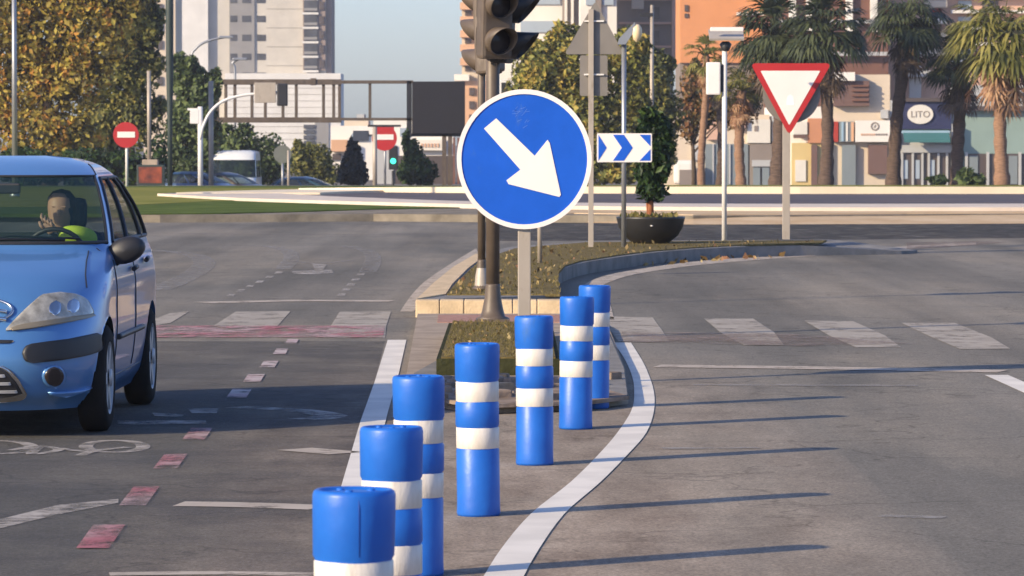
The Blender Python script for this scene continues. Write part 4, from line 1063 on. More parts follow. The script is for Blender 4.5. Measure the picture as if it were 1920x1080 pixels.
# ---------------------------------------------------------------- street furniture beyond
def bpt(px, Y, z=None): return Vector(((px-960)/K(Y), Y, gz(Y) if z is None else z))
def far(px, Y, name, label, cat, group=None, z=None):
    p = bpt(px, Y, z); r = empty(name, p, label, cat, group); k = K(Y)
    return r, k, (lambda x: (x-960)/k-p.x), (lambda y: 1.6-(y-265)/k-p.z)
r_, k, X, Z = far(238, 136, 'no_entry_sign', 'red round no entry sign with white bar at the grass edge, among the left trees', 'road sign', 'no entry signs', .17)
MB().tube([(0, 0, 0), (0, 0, Z(235))], .045, 10).build('post', M['post_white'], r_)
disc(MB(), 24/k, -.09, -.055, X(237), Z(253)).build('plate', M['sign_red'], r_)
MB().span(X(221), X(254), -.105, -.092, Z(258), Z(247)).build('bar', M['sign_white'], r_)
r_, k, X, Z = far(722, 160, 'no_entry_sign', 'red no entry sign under the gantry, just right of a pale post', 'road sign', 'no entry signs')
MB().tube([(0, 0, 0), (0, 0, Z(235))], .045, 10).build('post', M['galv'], r_)
disc(MB(), 23.5/k, -.09, -.055, X(721), Z(259)).span(X(703), X(739), -.088, -.06, Z(258), Z(237)).build('plate', M['sign_red'], r_)
MB().span(X(704), X(738), -.105, -.092, Z(262), Z(252)).build('bar', M['sign_white'], r_)
MB().span(X(690), X(752), -.1, -.0, Z(238), Z(234)).build('top_rail', M['dark_metal'], r_)
r_, k, X, Z = far(703, 158, 'utility_post', 'pale thick post just left of the no entry sign under the gantry', 'post')
MB().tube([(0, 0, 0), (0, 0, Z(238))], .085, 12).build('post_shaft', M['post'], r_)
MB().span(X(662), X(692), .0, .05, Z(264), Z(245)).span(X(690), X(703), .0, .05, Z(256), Z(252)).build('sign_plate', M['sign_back'], r_)
r_, k, X, Z = far(737, 165, 'traffic_light', 'small distant traffic light showing green, beside the no entry sign', 'traffic light')
MB().tube([(0, 0, 0), (0, 0, Z(320))], .05, 8).build('pole', M['dark_metal'], r_)
MB().span(X(729), X(746), -.1, .15, Z(318), Z(274), .03).build('signal_head', M['dark_metal'], r_)
disc(MB(), .11, -.14, -.101, X(737.5), Z(302), 20).build('lens', M['greenlamp'], r_)
# round sign seen from behind + its post
r_, k, X, Z = far(530, 162, 'road_sign', 'grey back of a round sign beside the bushes under the gantry', 'road sign')
MB().tube([(0, 0, 0), (0, 0, Z(300))], .05, 8).build('post', M['galv'], r_)
disc(MB(), 17/k, -.05, -.02, X(530), Z(289), 30).build('plate', mat('dull_green_back', (.13, .14, .12), .7), r_)
r_, k, X, Z = far(541, 161, 'post', 'short beige post beside the grey round sign back', 'post')
MB().tube([(0, 0, 0), (0, 0, Z(282))], .05, 8).build('post_shaft', M['post'], r_)
# posts on the left
r_, k, X, Z = far(28, 110, 'lamp_post', 'tall grey post in front of the yellow autumn tree', 'lamp post', z=.17)
MB().tube([(0, 0, 0), (0, 0, 6.5)], [.075, .055], 12).lathe([(.0, 0), (.13, 0), (.13, .04), (.08, .2)], 12).build('shaft', M['galv'], r_)
r_, k, X, Z = far(280, 158, 'signal_post', 'cream post standing on a concrete block above the poster box', 'post')
MB().tube([(0, 0, Z(300)), (0, 0, Z(133))], .075, 12).build('shaft', M['post'], r_)
MB().span(X(268), X(297), -.3, .3, 0, Z(299), .03).build('block', M['concrete'], r_)
r_, k, X, Z = far(282, 152, 'poster_box', 'dark framed advertising box with a reddish poster, at the tree foot', 'advertising panel')
MB().span(X(257), X(309), -.1, .1, 0, Z(309), .03).build('case', M['green_metal'], r_)
M['poster'] = mat('poster', (.03, .012, .01), .4, scale=1.6, col2=(.42, .09, .03))
MB().span(X(261), X(304), -.112, -.101, .2, Z(313)).build('poster', M['poster'], r_)
r_, k, X, Z = far(319, 150, 'lamp_post', 'tall dark green tapered post rising out of the frame beside the autumn tree', 'lamp post')
MB().tube([(0, 0, 0), (0, 0, Z(240)), (0, 0, Z(140)), (0, 0, Z(20)), (0, 0, Z(-120))], [.085, .085, .13, .14, .14], 14).build('shaft', M['green_metal'], r_)
# curved arm signal
r_, k, X, Z = far(376, 156, 'arm_signal', 'pale curved arm post carrying a dark traffic light and beige plate', 'traffic light')
MB().tube([(0, 0, 0), (0, 0, Z(200))], .095, 12).build('pole', M['post_white'], r_)
MB().tube([(X(376), -.05, Z(262))]+[(X(x), -.05, Z(y)) for x, y in smooth_pts([(380, 240), (393, 213), (415, 192), (445, 181), (480, 176), (528, 173)], 4)], .055, 10).build('arm', M['post_white'], r_)
MB().span(X(478), X(518), -.16, -.10, Z(193), Z(155), .02).build('backing_plate', M['post'], r_)
MB().span(X(520), X(540), -.2, .1, Z(199), Z(157), .05).build('signal_head', M['dark_metal'], r_)
MB().span(X(357), X(374), -.1, .1, Z(232), Z(205), .02).span(X(352), X(372), -.08, .08, Z(207), Z(203)).build('camera_box', M['post_white'], r_)
r_, k, X, Z = far(396, 170, 'lamp_post', 'grey post between the curved arm signal and the gantry', 'lamp post')
MB().tube([(0, 0, 0), (0, 0, Z(152))], .10, 10).build('shaft', M['post'], r_)
# street lamps with curved arms against the tower
for (px, P, lab) in ((361, [(361, 200), (360, 110), (366, 94), (380, 82), (402, 74), (424, 70)], 'slender street lamp with long curved arm in front of the tower'),
                     (434, [(441, 200), (441, 130), (436, 120), (444, 113), (450, 111)], 'short armed street lamp near the tower windows')):
    r_, k, X, Z = far(P[0][0], 210, 'street_lamp', lab, 'street lamp')
    MB().tube([(0, 0, 0)]+[(X(x), 0, Z(y)) for x, y in smooth_pts(P, 4)], .06, 8).build('pole', M['galv'], r_)
    x, y = P[-1]; MB().box((X(x), 0, Z(y)), (.7, .25, .12), None, .03).build('lamp_head', M['galv'], r_)
# gantry
Yg = 185
r_, k, X, Z = far(860, Yg, 'sign_gantry', 'dark steel sign gantry spanning the road with a black display board', 'gantry')
m = MB()
m.span(X(405), X(640), -.3, .3, Z(159), Z(149)).span(X(405), X(640), -.3, .3, Z(230), Z(220))
m.span(X(640), X(775), -.3, .3, Z(157), Z(151)).span(X(640), X(775), -.3, .3, Z(226), Z(221))
for x in (424, 441, 473, 498, 531, 556, 607, 626, 637, 694): m.span(X(x-2.5), X(x+2.5), -.2, .2, Z(222), Z(157))
for x in (588, 607):
    m.span(X(x-5), X(x+5), -.35, .35, Z(160), Z(147)) if x == 588 else None
m.build('truss', M['brown_metal'], r_)
MB().span(X(763), X(772), -.3, .2, Z(257), Z(152)).span(X(770), X(874), -.2, .3, Z(256), Z(250)).build('board_frame', M['dark_metal'], r_)
MB().span(X(773), X(872), -.35, .2, Z(251), Z(153), .03).build('display_board', M['panel'], r_)
MB().span(X(829), X(837), -.2, .2, 0, Z(250)).span(X(840), X(848), -.2, .2, 0, Z(250)).span(X(404), X(411), -.2, .2, 0, Z(150)).build('column', M['brown_metal'], r_)
# lamp posts right
r_, k, X, Z = far(1222, 175, 'street_lamp', 'thin beige lamp post in front of the big leafy tree', 'street lamp')
MB().tube([(0, 0, 0), (0, 0, Z(10))], [.10, .07], 8).build('pole', M['post'], r_)
MB().span(X(1200), X(1224), -.1, .1, Z(31), Z(25)).build('lamp_arm', M['dark_metal'], r_)
r_, k, X, Z = far(950, 175, 'pedestrian_signal', 'small framed pedestrian signal above the round arrow sign', 'traffic light')
MB().tube([(X(940), 0, 0), (X(940), 0, Z(150))], .05, 8).build('pole', M['post_white'], r_)
MB().span(X(936), X(961), -.1, .1, Z(182), Z(151), .03).build('white_frame', M['post_white'], r_)
MB().span(X(940), X(957), -.13, -.08, Z(178), Z(155), .02).build('lamp_box', M['dark_metal'], r_)

# ---------------------------------------------------------------- trees
def tree(name, label, cat, px, Y, blobs_px, n, size, m, trunk_px=None, group=None, z=None, depth=.8, tr=.18, tmat=None, extra=None, shell=.45):
    r, k, X, Z = far(px, Y, name, label, cat, group, z)
    bl = []
    for (x, y, rx, ry) in blobs_px:
        bl.append((X(x), random.uniform(-.3, .3)*depth*rx/k, Z(y), rx/k, depth*rx/k, ry/k))
        for _ in range(3):     # satellite clumps for an uneven outline
            a = random.uniform(0, 6.28); bl.append((X(x)+math.cos(a)*rx/k*.85, random.uniform(-1, 1)*rx/k*depth*.7, Z(y)+math.sin(a)*ry/k*.85, rx/k*.38, rx/k*.38, ry/k*.33))
    crown_mesh(bl, n, size, .6, shell).build('crown', m, r, fix=False)
    t = MB(); top = max(Z(b[1]) for b in blobs_px); tm = top*.75
    t.tube([(0, 0, -.1), (tr*.3, 0, tm*.35), (-tr*.4, 0, tm*.7), (0, 0, tm)], [tr*1.3, tr, tr*.7, tr*.3], 9)
    for b in blobs_px:
        bx, bz = X(b[0]), Z(b[1]); z0_ = min(bz*.6, tm*.8); t.tube([(0, 0, z0_), (bx*.5, 0, (z0_+bz)/2+.1), (bx, 0, bz)], [tr*.5, tr*.3, tr*.1], 6)
    t.build('trunk', tmat or M['bark'], r)
    return r
tree('plane_tree', 'large yellow and brown autumn tree filling the upper left corner', 'tree', 90, 165,
     [(40, -40, 90, 90), (150, -30, 90, 80), (-10, 60, 70, 80), (80, 70, 80, 80), (180, 60, 80, 80), (60, 160, 80, 70), (140, 150, 70, 70), (-20, 180, 60, 70), (70, 250, 80, 50), (140, 260, 60, 40), (240, -20, 60, 60)], 30000, .085, M['autumn'], tr=.3, shell=.3)
tree('plane_tree', 'brownish green tree right of the yellow autumn tree, behind the no entry sign', 'tree', 240, 172,
     [(240, 40, 60, 70), (235, 130, 65, 70), (255, 220, 50, 60), (190, 230, 50, 60), (270, 80, 30, 60)], 15000, .08, M['olive'], tr=.25, shell=.3)
tree('bush', 'low dark shrubs under the autumn tree at the crest of the grass', 'bush', 150, 160, [(60, 315, 70, 35), (170, 315, 60, 38), (240, 318, 45, 35), (300, 300, 30, 50)], 7000, .075, M['dkgreen'], tr=.1, shell=.3)
tree('leafy_tree', 'dark green tree between the tall green post and the curved arm signal', 'tree', 350, 180,
     [(350, 150, 32, 40), (372, 190, 36, 45), (345, 240, 36, 50), (385, 250, 34, 50), (360, 310, 40, 40), (403, 160, 16, 30), (335, 115, 18, 18)], 12000, .075, M['green'], tr=.2, shell=.3)
tree('bush', 'green bushes below the left part of the gantry, right of the white van', 'bush', 480, 190, [(450, 280, 42, 46), (500, 300, 40, 50), (425, 265, 30, 30), (470, 320, 40, 30)], 8000, .07, M['green'], tr=.1, shell=.3)
tree('bush', 'grey green bushes between the round sign back and the tower foot', 'bush', 585, 195, [(565, 305, 28, 34), (597, 300, 26, 34), (560, 275, 10, 14), (620, 325, 20, 24)], 5000, .065, M['olive'], tr=.08, shell=.3)
r_, k, X, Z = far(662, 175, 'cone_tree', 'dark cone shaped cypress under the gantry, left of the pale post', 'tree')
MB().tube([(0, 0, -.1), (0, 0, Z(300))], [.16, .06], 8).build('trunk', M['bark'], r_)
bl = [(X(662), 0, Z(y), w_/k, w_/k, 14/k) for y, w_ in ((270, 9), (283, 14), (296, 18), (309, 23), (321, 27), (333, 29))]
crown_mesh(bl, 3600, .08, .5, .3).build('crown', leaf_mat('cypress_leaves', [(.006, .008, .008), (.016, .020, .018), (.03, .036, .03)], .05), r_, fix=False)
tree('round_tree', 'dark green rounded tree below the black display board', 'tree', 786, 178, [(775, 285, 18, 24), (778, 310, 26, 26), (795, 322, 26, 24), (768, 325, 22, 22), (762, 262, 8, 16)], 5000, .07, M['dkgreen'], tr=.1, shell=.3)
tree('leafy_tree', 'big orange green tree right of the traffic lights, behind the round arrow sign', 'tree', 1075, 170,
     [(1010, 130, 50, 50), (985, 175, 40, 40), (1060, 90, 35, 45), (1055, 180, 55, 60), (1120, 130, 45, 60), (1100, 230, 60, 60), (1030, 250, 60, 60), (1180, 100, 36, 50), (1090, 310, 80, 40), (1180, 180, 40, 50)], 26000, .08, M['warm'], tr=.25, shell=.3)
tree('leafy_tree', 'dry brownish green tree between the lamp post and the orange building', 'tree', 1215, 176,
     [(1195, 110, 30, 50), (1230, 140, 34, 50), (1250, 210, 30, 50), (1195, 220, 34, 50), (1240, 275, 30, 40), (1180, 300, 30, 40)], 10000, .075, M['olive'], tr=.2, shell=.3)
tree('leafy_tree', 'rusty leafed bush between the slim palms below the orange building', 'tree', 1300, 180,
     [(1296, 165, 22, 50), (1330, 190, 30, 44), (1405, 190, 26, 40), (1290, 230, 20, 40), (1370, 215, 24, 30), (1425, 140, 20, 30)], 5200, .07, M['rusty'], tr=.1, shell=.3)
# palms
def fan(m, o, d, size, rng, droop=.35, nb=15):
    d = d.normalized(); side = d.cross(Vector((0, 0, 1)))
    if side.length < .1: side = Vector((1, 0, 0))
    side.normalize(); up = side.cross(d).normalized()
    for i in range(nb):
        a = R(-78+156*i/(nb-1)+rng.uniform(-3, 3)); dd = d*math.cos(a)+side*math.sin(a)
        L = size*(.75+.3*math.cos(a))*rng.uniform(.85, 1.1); w_ = size*.06
        nrm = dd.cross(up).normalized()*w_
        fold = up*.04*size*(1 if i % 2 else -1)
        p1 = o+dd*L*.55+up*.03*size; p2 = o+dd*L+Vector((0, 0, -droop*L*rng.uniform(.5, 1.2)))
        m.add([o, p1-nrm+fold, p2, p1+nrm+fold], [(0, 1, 2, 3)])
def palm(px, top_y, Y, size, label, dark, seed, px_top=None, nf=46, skirt=40, trw=.21, lean=0):
    rng = random.Random(seed); r, k, X, Z = far(px, Y, 'fan_palm', label, 'palm tree', 'fan palms along the far side of the roundabout')
    xt = X(px_top if px_top else px); zt = Z(top_y)
    t = MB(); P = []; Rr_ = []; n = 26
    for i in range(n+1):
        u = i/n; P.append((xt*u*u*(3-2*u)+.05*math.sin(u*6+seed), 0, zt*u)); Rr_.append(trw*(1.35-.5*min(1, u*3) if u < .2 else 1.02-.1*u)*(1+.09*((i*7) % 3-1)))
    t.tube(P, Rr_, 12); t.build('trunk', M['palmdark'] if dark else M['palmbark'], r)
    c = MB(); st = MB(); top = Vector(P[-1])
    for i in range(nf):
        az = rng.uniform(0, 6.283); el = R(rng.choice([rng.uniform(-35, 10), rng.uniform(-10, 45), rng.uniform(20, 88)]))
        d = Vector((math.cos(az)*math.cos(el), math.sin(az)*math.cos(el), math.sin(el))); L = size*rng.uniform(.75, 1.1)
        tip = top+d*L+Vector((0, 0, -.12*L)); base = top+Vector((0, 0, rng.uniform(-.2, .3)))
        c.tube([base, base+d*L*.55+Vector((0, 0, .04)), tip], [.03, .022, .014], 5, False)
        dd = (d+Vector((0, 0, -.45-.3*rng.random()))).normalized(); fan(c, tip, dd, size*rng.uniform(.6, .85), rng, .28)
    c.build('crown', M['palmd'] if dark else M['palml'], r, fix=False)
    for i in range(skirt):
        az = rng.uniform(0, 6.283); el = R(rng.uniform(-85, -55)); d = Vector((math.cos(az)*math.cos(el), math.sin(az)*math.cos(el), math.sin(el)))
        tip = top+d*size*rng.uniform(.7, 1.7); st.tube([top+Vector((0, 0, -.1)), tip], [.03, .015], 5, False); fan(st, tip, (d+Vector((0, 0, -1))).normalized(), size*.5, rng, .2, 9)
    st.build('dead_fronds', M['palmdead'] if not dark else M['palmdeadd'], r, fix=False)
M['palmd'] = leaf_mat('palm_dark', [(.018, .026, .012), (.045, .06, .026), (.09, .105, .042)], .2)
M['palml'] = leaf_mat('palm_light', [(.06, .066, .014), (.17, .17, .035), (.33, .29, .08)], .3)
M['palmdead'] = leaf_mat('palm_dead', [(.16, .07, .03), (.32, .16, .08), (.42, .26, .14)], .2)
M['palmdeadd'] = leaf_mat('palm_dead_dark', [(.04, .028, .02), (.09, .06, .04), (.14, .10, .06)], .2)
palm(1316, 105, 168, .65, 'small light palm left of the white sensor post, in front of the orange building', False, 3, nf=26, trw=.15, px_top=1322)
palm(1350, 150, 172, .6, 'slim dark palm directly behind the white sensor post', True, 5, nf=22, trw=.16)
palm(1388, 170, 166, .72, 'reddish trunked palm with yellow green fronds between sensor post and yield sign', False, 8, nf=26, trw=.20)
palm(1460, 70, 158, 1.25, 'stout dark palm directly behind the yield triangle', True, 11, nf=60, trw=.27)
palm(1549, 60, 156, 1.25, 'dark palm just right of the yield triangle', True, 12, nf=60, trw=.23)
palm(1672, 35, 160, 1.15, 'tall dark palm with leaning trunk left of the navy shop', True, 14, px_top=1700, nf=54, trw=.24)
palm(1797, 120, 160, 1.0, 'dark palm right of the navy shop, before the teal shopfront', True, 16, nf=44, trw=.24)
palm(1877, 65, 152, 1.45, 'sunlit palm with orange trunk at the right end of the palm row', False, 21, nf=64, skirt=34, trw=.23)
tree('bush', 'low green shrubs at the foot of the palms before the teal shopfront', 'bush', 1800, 150, [(1760, 338, 18, 8), (1810, 332, 16, 16), (1835, 338, 14, 10)], 900, .08, M['green'], tr=.04, z=0)

# ---------------------------------------------------------------- buildings
WIN = M['windowdark']
class Bld:
    def __init__(s, px, Y, name, label, cat='building', group=None):
        s.r, s.k, s.X, s.Z = far(px, Y, name, label, cat, group, -1.4); s.n = 0
    def blk(s, name, x0, x1, y0, y1, col, d0=0, d1=8, parent=None, bev=0):     # px rect, depth range (m behind front plane)
        m = MB().span(s.X(x0), s.X(x1), d0, d1, s.Z(y1), s.Z(y0), bev)
        return m.build(name, M[col] if isinstance(col, str) else col, parent or s.r)
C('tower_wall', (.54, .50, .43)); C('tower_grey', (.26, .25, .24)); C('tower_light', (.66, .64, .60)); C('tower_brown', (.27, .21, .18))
C('peach', (.60, .36, .22)); C('cream_wall', (.60, .50, .38)); C('pink_wall', (.60, .38, .28)); C('grey_brown', (.24, .20, .17)); C('orange_wall', (.60, .27, .12))
C('brown_brick', (.17, .085, .06)); C('teal_wall', (.24, .32, .29)); C('teal_awning', (.06, .17, .17)); C('navy', (.035, .04, .09)); C('grey_wall', (.42, .42, .41)); C('yellow_wall', (.58, .44, .20))
C('orange_sign', (.52, .24, .13)); C('red_sign', (.38, .05, .035)); C('shutter', (.16, .10, .085)); C('cream_sign', (.66, .62, .54)); C('palewin', (.34, .40, .46)); C('brownwin', (.08, .06, .05), rough=.3); C('greydoor', (.20, .23, .24)); C('skyblue', (.30, .42, .50))
# tower
T_ = Bld(480, 640, 'apartment_tower', 'tall beige tower block with small dark square windows, left of the sky')
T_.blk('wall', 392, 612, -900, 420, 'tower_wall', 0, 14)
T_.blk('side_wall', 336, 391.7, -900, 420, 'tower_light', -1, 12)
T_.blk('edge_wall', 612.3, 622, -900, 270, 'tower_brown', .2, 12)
T_.blk('podium', 424, 640, 138, 420, 'tower_light', -2, 10)
T_.blk('grey_panel', 431, 478, -900, 137, 'tower_grey', -.3, -.002)
bc = C('tower_seam', (.36, .33, .29))
for i in range(-6, 4):
    y = 30+i*35.4
    for x0, x1 in ((433, 446), (455, 472), (482, 499)):
        f_ = T_.blk('window', x0, x1, y, y+12, WIN, -.34 if x0 < 480 else -.05, -.28 if x0 < 480 else .05)
    T_.blk('floor_seam', 500, 568, y+22, y+23, bc, -.06, .03)
T_.blk('balcony_column', 569, 611, -900, 132, 'tower_brown', -.5, .1)
for i in range(-6, 5):
    y = 2+i*27
    p_ = T_.blk('balcony', 571, 596, y, y+22, WIN, -.75, -.45)
    T_.blk('railing', 571, 596, y+14, y+19, 'tower_grey', -.95, -.74, p_)
    T_.blk('ledge', 568, 598, y+22, y+26, 'tower_light', -.9, -.45)
    T_.blk('side_window', 601, 608, y+2, y+18, 'brownwin', -.7, -.45)
for i in range(4):
    T_.blk('lower_window', 571, 592, 234+i*10, 241+i*10, WIN, -2.4, -1.9)
T_.blk('lower_shade', 592, 618, 228, 300, 'tower_grey', -2.2, -1.9)
for i in range(9): T_.blk('podium_seam', 424, 640, 165+i*12, 165.8+i*12, bc, -2.06, -1.97)
A_ = Bld(318, 500, 'apartment_building', 'cream strip of a block visible between the autumn tree and the tower')
A_.blk('wall', 270, 330, -800, 340, 'cream_wall', 0, 10)
for i in range(8): A_.blk('window', 296, 306, -60+i*34, -44+i*34, 'brownwin', -.2, .05)
# far low buildings in the gap
G = Bld(650, 330, 'low_building', 'sunlit white and orange low building under the gantry, left of the cypress')
G.blk('wall', 620, 700, 236, 420, 'white', 0, 8); G.blk('roof_box', 645, 690, 226, 236.3, 'cream_wall', 1, 6); G.blk('roof_box', 668, 682, 214, 226.3, 'grey_wall', 1, 5)
G.blk('awning', 622, 652, 262, 284, 'peach', -1, -.01); G.blk('window', 624, 640, 288, 300, 'brownwin', -.2, .05); G.blk('window', 660, 690, 250, 264, 'palewin', -.2, .05); G.blk('door', 628, 648, 318, 345, 'cream_wall', -.1, .05)
G = Bld(760, 300, 'low_building', 'pale low building behind the no entry sign and display board')
G.blk('wall', 700, 850, 226, 420, 'white', 0, 8); G.blk('sign_band', 778, 834, 262, 282, 'cream_sign', -.5, -.01); G.blk('shopfront', 740, 850, 292, 345, 'brownwin', -.2, -.01)
for i in range(6): G.blk('mark', 790+i*6, 793+i*6, 269, 276, 'peach', -.56, -.49)
G.blk('window', 750, 764, 240, 256, 'palewin', -.2, .05); G.blk('wall_panel', 700, 738, 270, 345, 'grey_wall', -.3, -.01)
for i in range(3): G.blk('pillar', 842+i*8, 846+i*8, 258, 345, 'brown_brick', -1.5, -1.2)
# right of the sky
B_ = Bld(884, 420, 'apartment_building', 'peach and cream block with stacked curved balconies behind the traffic light heads')
B_.blk('wall', 866, 930, -700, 420, 'cream_wall', 0, 12); B_.blk('base', 852, 880, 140, 152, 'white', -1.5, 6); B_.blk('lower_wall', 872, 940, 152, 420, 'peach', -.8, -.01)
for i in range(-4, 8):
    y = 6+i*26
    if y < 135: B_.blk('balcony', 863, 900, y, y+13, 'peach', -1.2, -.01); B_.blk('window', 872, 884, y+14.5, y+24, 'brownwin', -.15, .05)
for y in (165, 190, 215): B_.blk('window', 880, 890, y, y+14, 'brownwin', -1.0, -.79)
B_ = Bld(1000, 400, 'apartment_building', 'white building with pale windows behind the orange green tree')
B_.blk('wall', 932, 1062, -700, 420, 'white', 0, 12)
for i in range(-4, 3):
    y = 0+i*52
    B_.blk('window', 976, 1050, y-12, y+9, 'palewin', -.2, .05)
B_.blk('brown_bay', 1054, 1086, -700, 300, 'grey_brown', -1, -.01)
for x in (1058, 1070): B_.blk('white_post', x, x+5, -300, 80, 'white', -1.4, -1.01)
B_ = Bld(1120, 380, 'apartment_building', 'white bay with a blue window above the warning sign back')
B_.blk('wall', 1088, 1156, -600, 420, 'white', 0, 8)
for y in (-20, -75): B_.blk('window', 1128, 1150, y-8, y+30, 'palewin', -.2, .05); B_.blk('window', 1098, 1116, y-8, y+30, 'palewin', -.2, .05)
B_.blk('brown_column', 1117, 1127, -600, 200, 'grey_brown', -.4, -.01)
B_ = Bld(1205, 390, 'apartment_building', 'grey brown block beside the orange building')
B_.blk('wall', 1156, 1262, -600, 420, 'grey_brown', 0, 8)
B_.blk('awning', 1184, 1206, -14, 18, 'cream_wall', -1.2, -.01)
for i in range(-2, 4):
    B_.blk('window', 1215, 1236, -30+i*44, -8+i*44, 'brownwin', -.15, .05); B_.blk('ledge', 1160, 1258, -2+i*44, 2+i*44, 'pink_wall', -.6, -.01)
B_.blk('pink_column', 1259, 1272, -600, 130, 'pink_wall', -1, 2)
B_ = Bld(1345, 350, 'orange_building', 'plain orange building above the small palms')
B_.blk('wall', 1275, 1445, -500, 118, 'orange_wall', 0, 10); B_.blk('lower_wall', 1275, 1445, 118.2, 420, 'grey_brown', .3, 10)
B_.blk('window', 1283, 1290, 10, 22, 'brownwin', -.1, .05); B_.blk('ledge', 1380, 1445, 24, 30, 'white', -.8, -.01); B_.blk('window', 1283, 1290, 26, 34, 'brownwin', -.1, .05)
B_ = Bld(1570, 340, 'apartment_building', 'dark brick building with white vertical strips above the middle palms')
B_.blk('wall', 1445, 1665, -500, 420, 'brown_brick', 0, 10)
for x in (1478, 1510, 1584, 1630): B_.blk('white_strip', x, x+13, -300, 60, 'white', -.5, -.01)
for i in range(3): B_.blk('ledge', 1446, 1664, -22+i*60, -15+i*60, 'grey_wall', -.9, -.51)
B_ = Bld(1730, 345, 'apartment_building', 'pale building with red and cream awnings between the right palms')
B_.blk('wall', 1665, 2020, -500, 420, 'pink_wall', 0, 10)
for i in range(-1, 4):
    y = 2+i*30
    B_.blk('balcony', 1728, 1772, y, y+14, 'cream_wall' if i != 1 else 'white', -1.4, -.01, bev=.1); B_.blk('awning', 1742, 1762, y+15, y+26, 'red_sign' if i == 0 else 'shutter', -1.0, -.01)
    B_.blk('window', 1795, 1820, y, y+16, 'palewin', -.15, .05); B_.blk('window', 1840, 1870, y, y+16, 'brownwin', -.15, .05); B_.blk('ledge', 1780, 2000, y+18, y+24, 'white', -1.0, -.16)
B_.blk('grey_tower_mast', 1700, 1722, 70, 190, 'grey_wall', -2, -1.5); B_.blk('grey_disc', 1692, 1738, 133, 146, 'grey_wall', -3, -1.4, bev=.15)
# shops row
Ysh = 262
def shop(px, label): return Bld(px, Ysh, 'shop', label, 'shop', 'shops behind the palms')
s = shop(1330, 'cream shop with pale sign panels behind the small palms')
s.blk('wall', 1240, 1442, 215, 420, 'cream_wall', 0, 8); s.blk('sign_panel', 1400, 1443, 224, 268, 'cream_sign', -.5, -.01); s.blk('sign_panel', 1326, 1345, 228, 262, 'pink_wall', -.4, -.01)
s.blk('awning', 1376, 1396, 224, 240, 'pink_wall', -.8, -.01); s.blk('shopfront', 1405, 1446, 270, 420, 'grey_brown', -.4, -.01); s.blk('glazing', 1322, 1402, 270, 420, 'greydoor', -.3, -.01)
for x in (1335, 1350, 1366, 1384): s.blk('mullion', x, x+3, 270, 345, 'grey_wall', -.4, -.31)
s.blk('window', 1296, 1309, 272, 300, 'grey_wall', -.2, -.01); s.blk('white_arch', 1262, 1300, 300, 345, 'white', -1.4, -.6, bev=.25); s.blk('doorway', 1272, 1298, 318, 420, 'grey_brown', -1.6, -1.41)
s.blk('shutter_sign', 1409, 1445, 300, 312, 'grey_wall', -.6, -.41); s.blk('mark', 1413, 1420, 236, 246, 'grey_brown', -.54, -.51)
for x in (1411, 1428): s.blk('door', x, x+13, 314, 420, 'greydoor', -.6, -.41)
s = shop(1520, 'yellow shopfront under an orange sign right of the yield sign post')
s.blk('wall', 1447, 1558, 200, 420, 'white', 0, 8); s.blk('sign_panel', 1486, 1512, 228, 252, 'cream_sign', -.6, -.01); s.blk('orange_sign', 1514, 1540, 222, 268, 'orange_sign', -.5, -.01)
s.blk('yellow_front', 1484, 1558, 268, 420, 'yellow_wall', -.3, -.01); s.blk('dark_lintel', 1486, 1508, 253, 259, 'shutter', -.7, -.61); s.blk('doorway', 1520, 1531, 272, 420, 'shutter', -.5, -.31)
s.blk('window', 1490, 1510, 300, 340, 'cream_sign', -.4, -.31); s.blk('grey_mid', 1447, 1484, 160, 228, 'grey_wall', -.4, -.01)
s = shop(1615, 'cream building with brown slatted shutters and a white sign with a round emblem')
s.blk('wall', 1558.5, 1668, 140, 420, 'cream_wall', 0, 8); s.blk('upper_shutters', 1562, 1628, 152, 199, 'shutter', -.6, -.01); 
for i in range(4): s.blk('slat', 1595, 1626, 160+i*9, 163+i*9, 'brown_brick', -.75, -.61)
s.blk('parapet', 1555, 1600, 136, 152, 'white', -1, -.01)
s.blk('red_sign', 1559, 1570, 228, 266, 'red_sign', -.5, -.01); s.blk('striped_sign', 1572, 1599, 228, 266, 'greydoor', -.5, -.01)
s.blk('stripe', 1576, 1580, 229, 265, 'skyblue', -.56, -.51); s.blk('stripe', 1585, 1588, 229, 265, 'white', -.56, -.51); s.blk('stripe', 1594, 1599, 229, 265, 'peach', -.56, -.51)
s.blk('door', 1578, 1603, 272, 420, 'greydoor', -.4, -.01); s.blk('dark_window', 1627, 1662, 272, 326, 'shutter', -.5, -.01); s.blk('vent', 1650, 1664, 206, 222, 'grey_wall', -.3, -.01)
sp_ = s.blk('white_sign', 1602, 1672, 226, 266, 'white', -.8, -.3)
kq = s.k
ringm(MB(), 5.5/kq, 8/kq, -.83, s.X(1638), s.Z(237), 24, .02).box((s.X(1638), -.82, s.Z(237)), (2.5/kq, .02, 6/kq), Matrix.Rotation(.5, 3, 'Y')).build('emblem', M['grey_brown'], sp_)
for i in range(11): s.blk('lettering', 1612+i*4.6, 1615+i*4.6, 250.5, 254, 'grey_brown' if i > 5 else 'peach', -.83, -.805, sp_)
s = shop(1730, 'navy blue shop with an oval white sign above a teal awning')
s.blk('wall', 1668.5, 1790, 188, 420, 'grey_wall', 0, 8); s.blk('navy_sign', 1684, 1781, 189, 242, 'navy', -.6, -.01); s.blk('dark_top', 1684, 1781, 184, 191, 'brownwin', -.8, -.61)
mv = MB(); disc(mv, 18/kq, -.72, -.61, s.X(1723), s.Z(214.5), 36, sx=1.34); ov = mv.build('oval_sign', M['cream_sign'], s.r)
text_mesh('lettering', 'LITO', 17/kq, M['grey_brown'], ov, (s.X(1723), -.73, s.Z(215)), (math.pi/2, 0, 0), .01)
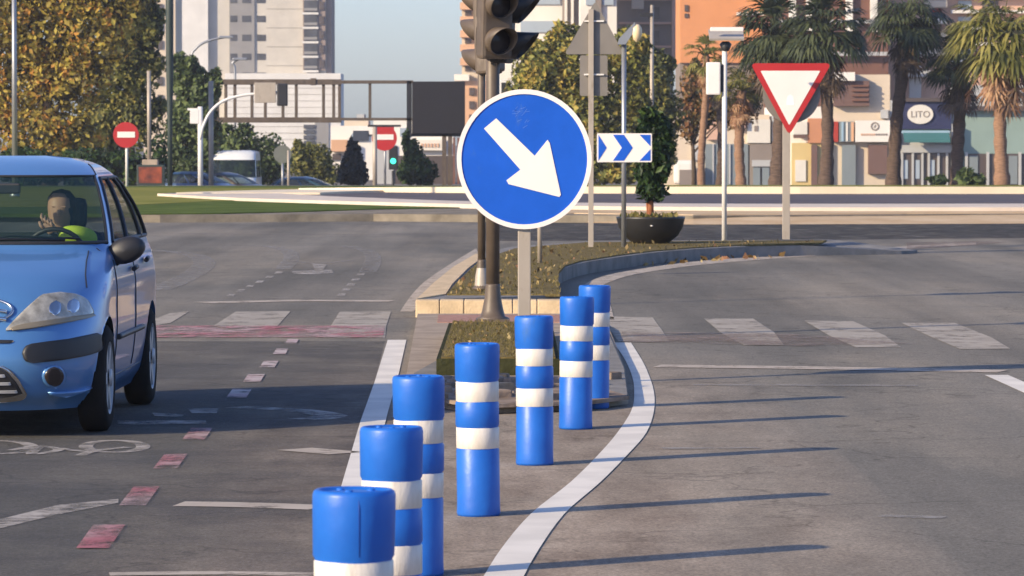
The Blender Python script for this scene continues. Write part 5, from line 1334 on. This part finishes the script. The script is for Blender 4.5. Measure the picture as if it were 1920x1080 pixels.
aw = MB(); aw.add([(s.X(1690), -.6, s.Z(244)), (s.X(1776), -.6, s.Z(244)), (s.X(1776), -1.7, s.Z(262)), (s.X(1690), -1.7, s.Z(262)), (s.X(1690), -1.7, s.Z(267)), (s.X(1776), -1.7, s.Z(267))], [(0, 1, 2, 3), (3, 2, 5, 4)]); aw.build('awning', M['teal_awning'], s.r)
s.blk('awning_box', 1688, 1778, 245, 250, 'skyblue', -.9, -.55); s.blk('lintel', 1690, 1782, 272, 286, 'grey_wall', -.5, -.01); s.blk('glazing', 1684, 1780, 287, 420, 'brownwin', -.3, -.01)
for x in (1688, 1708, 1726, 1738, 1756, 1772): s.blk('door_frame', x, x+4, 287, 420, 'grey_wall', -.45, -.31)
for x in (1692, 1714, 1742): s.blk('poster', x+1, x+9, 300, 335, 'palewin', -.36, -.31)
s.blk('pillar', 1782, 1791, 232, 420, 'grey_wall', -.7, -.01)
s = shop(1880, 'wide teal panelled shopfront behind the rightmost palm')
s.blk('wall', 1792, 2050, 208, 420, 'teal_wall', 0, 8); s.blk('dark_ledge', 1792, 2050, 199, 207.7, 'brownwin', -.6, 6); s.blk('upper_wall', 1800, 2050, 160, 198.7, 'grey_wall', .5, 7)
s.blk('glazing', 1810, 2050, 288, 420, 'brownwin', -.3, -.01)
for x in (1808, 1848, 1868, 1908, 1950): s.blk('window_frame', x, x+5, 285, 420, 'grey_wall', -.45, -.31)
for x in (1816, 1890): s.blk('pane', x, x+16, 292, 345, 'greydoor', -.38, -.31)
# ---------------------------------------------------------------- haze
hm = bpy.data.materials.new('haze'); hm.use_nodes = True; hn = hm.node_tree; hn.nodes.remove(hn.nodes['Principled BSDF'])
pv = hn.nodes.new('ShaderNodeVolumePrincipled'); pv.inputs['Color'].default_value = (.9, .93, 1, 1); pv.inputs['Density'].default_value = .00028; pv.inputs['Anisotropy'].default_value = .2
hn.links.new(pv.outputs[0], hn.nodes['Material Output'].inputs['Volume'])
hz = MB().span(-400, 400, -60, 760, -2.6, 110).build('haze', hm); hz['kind'] = 'stuff'
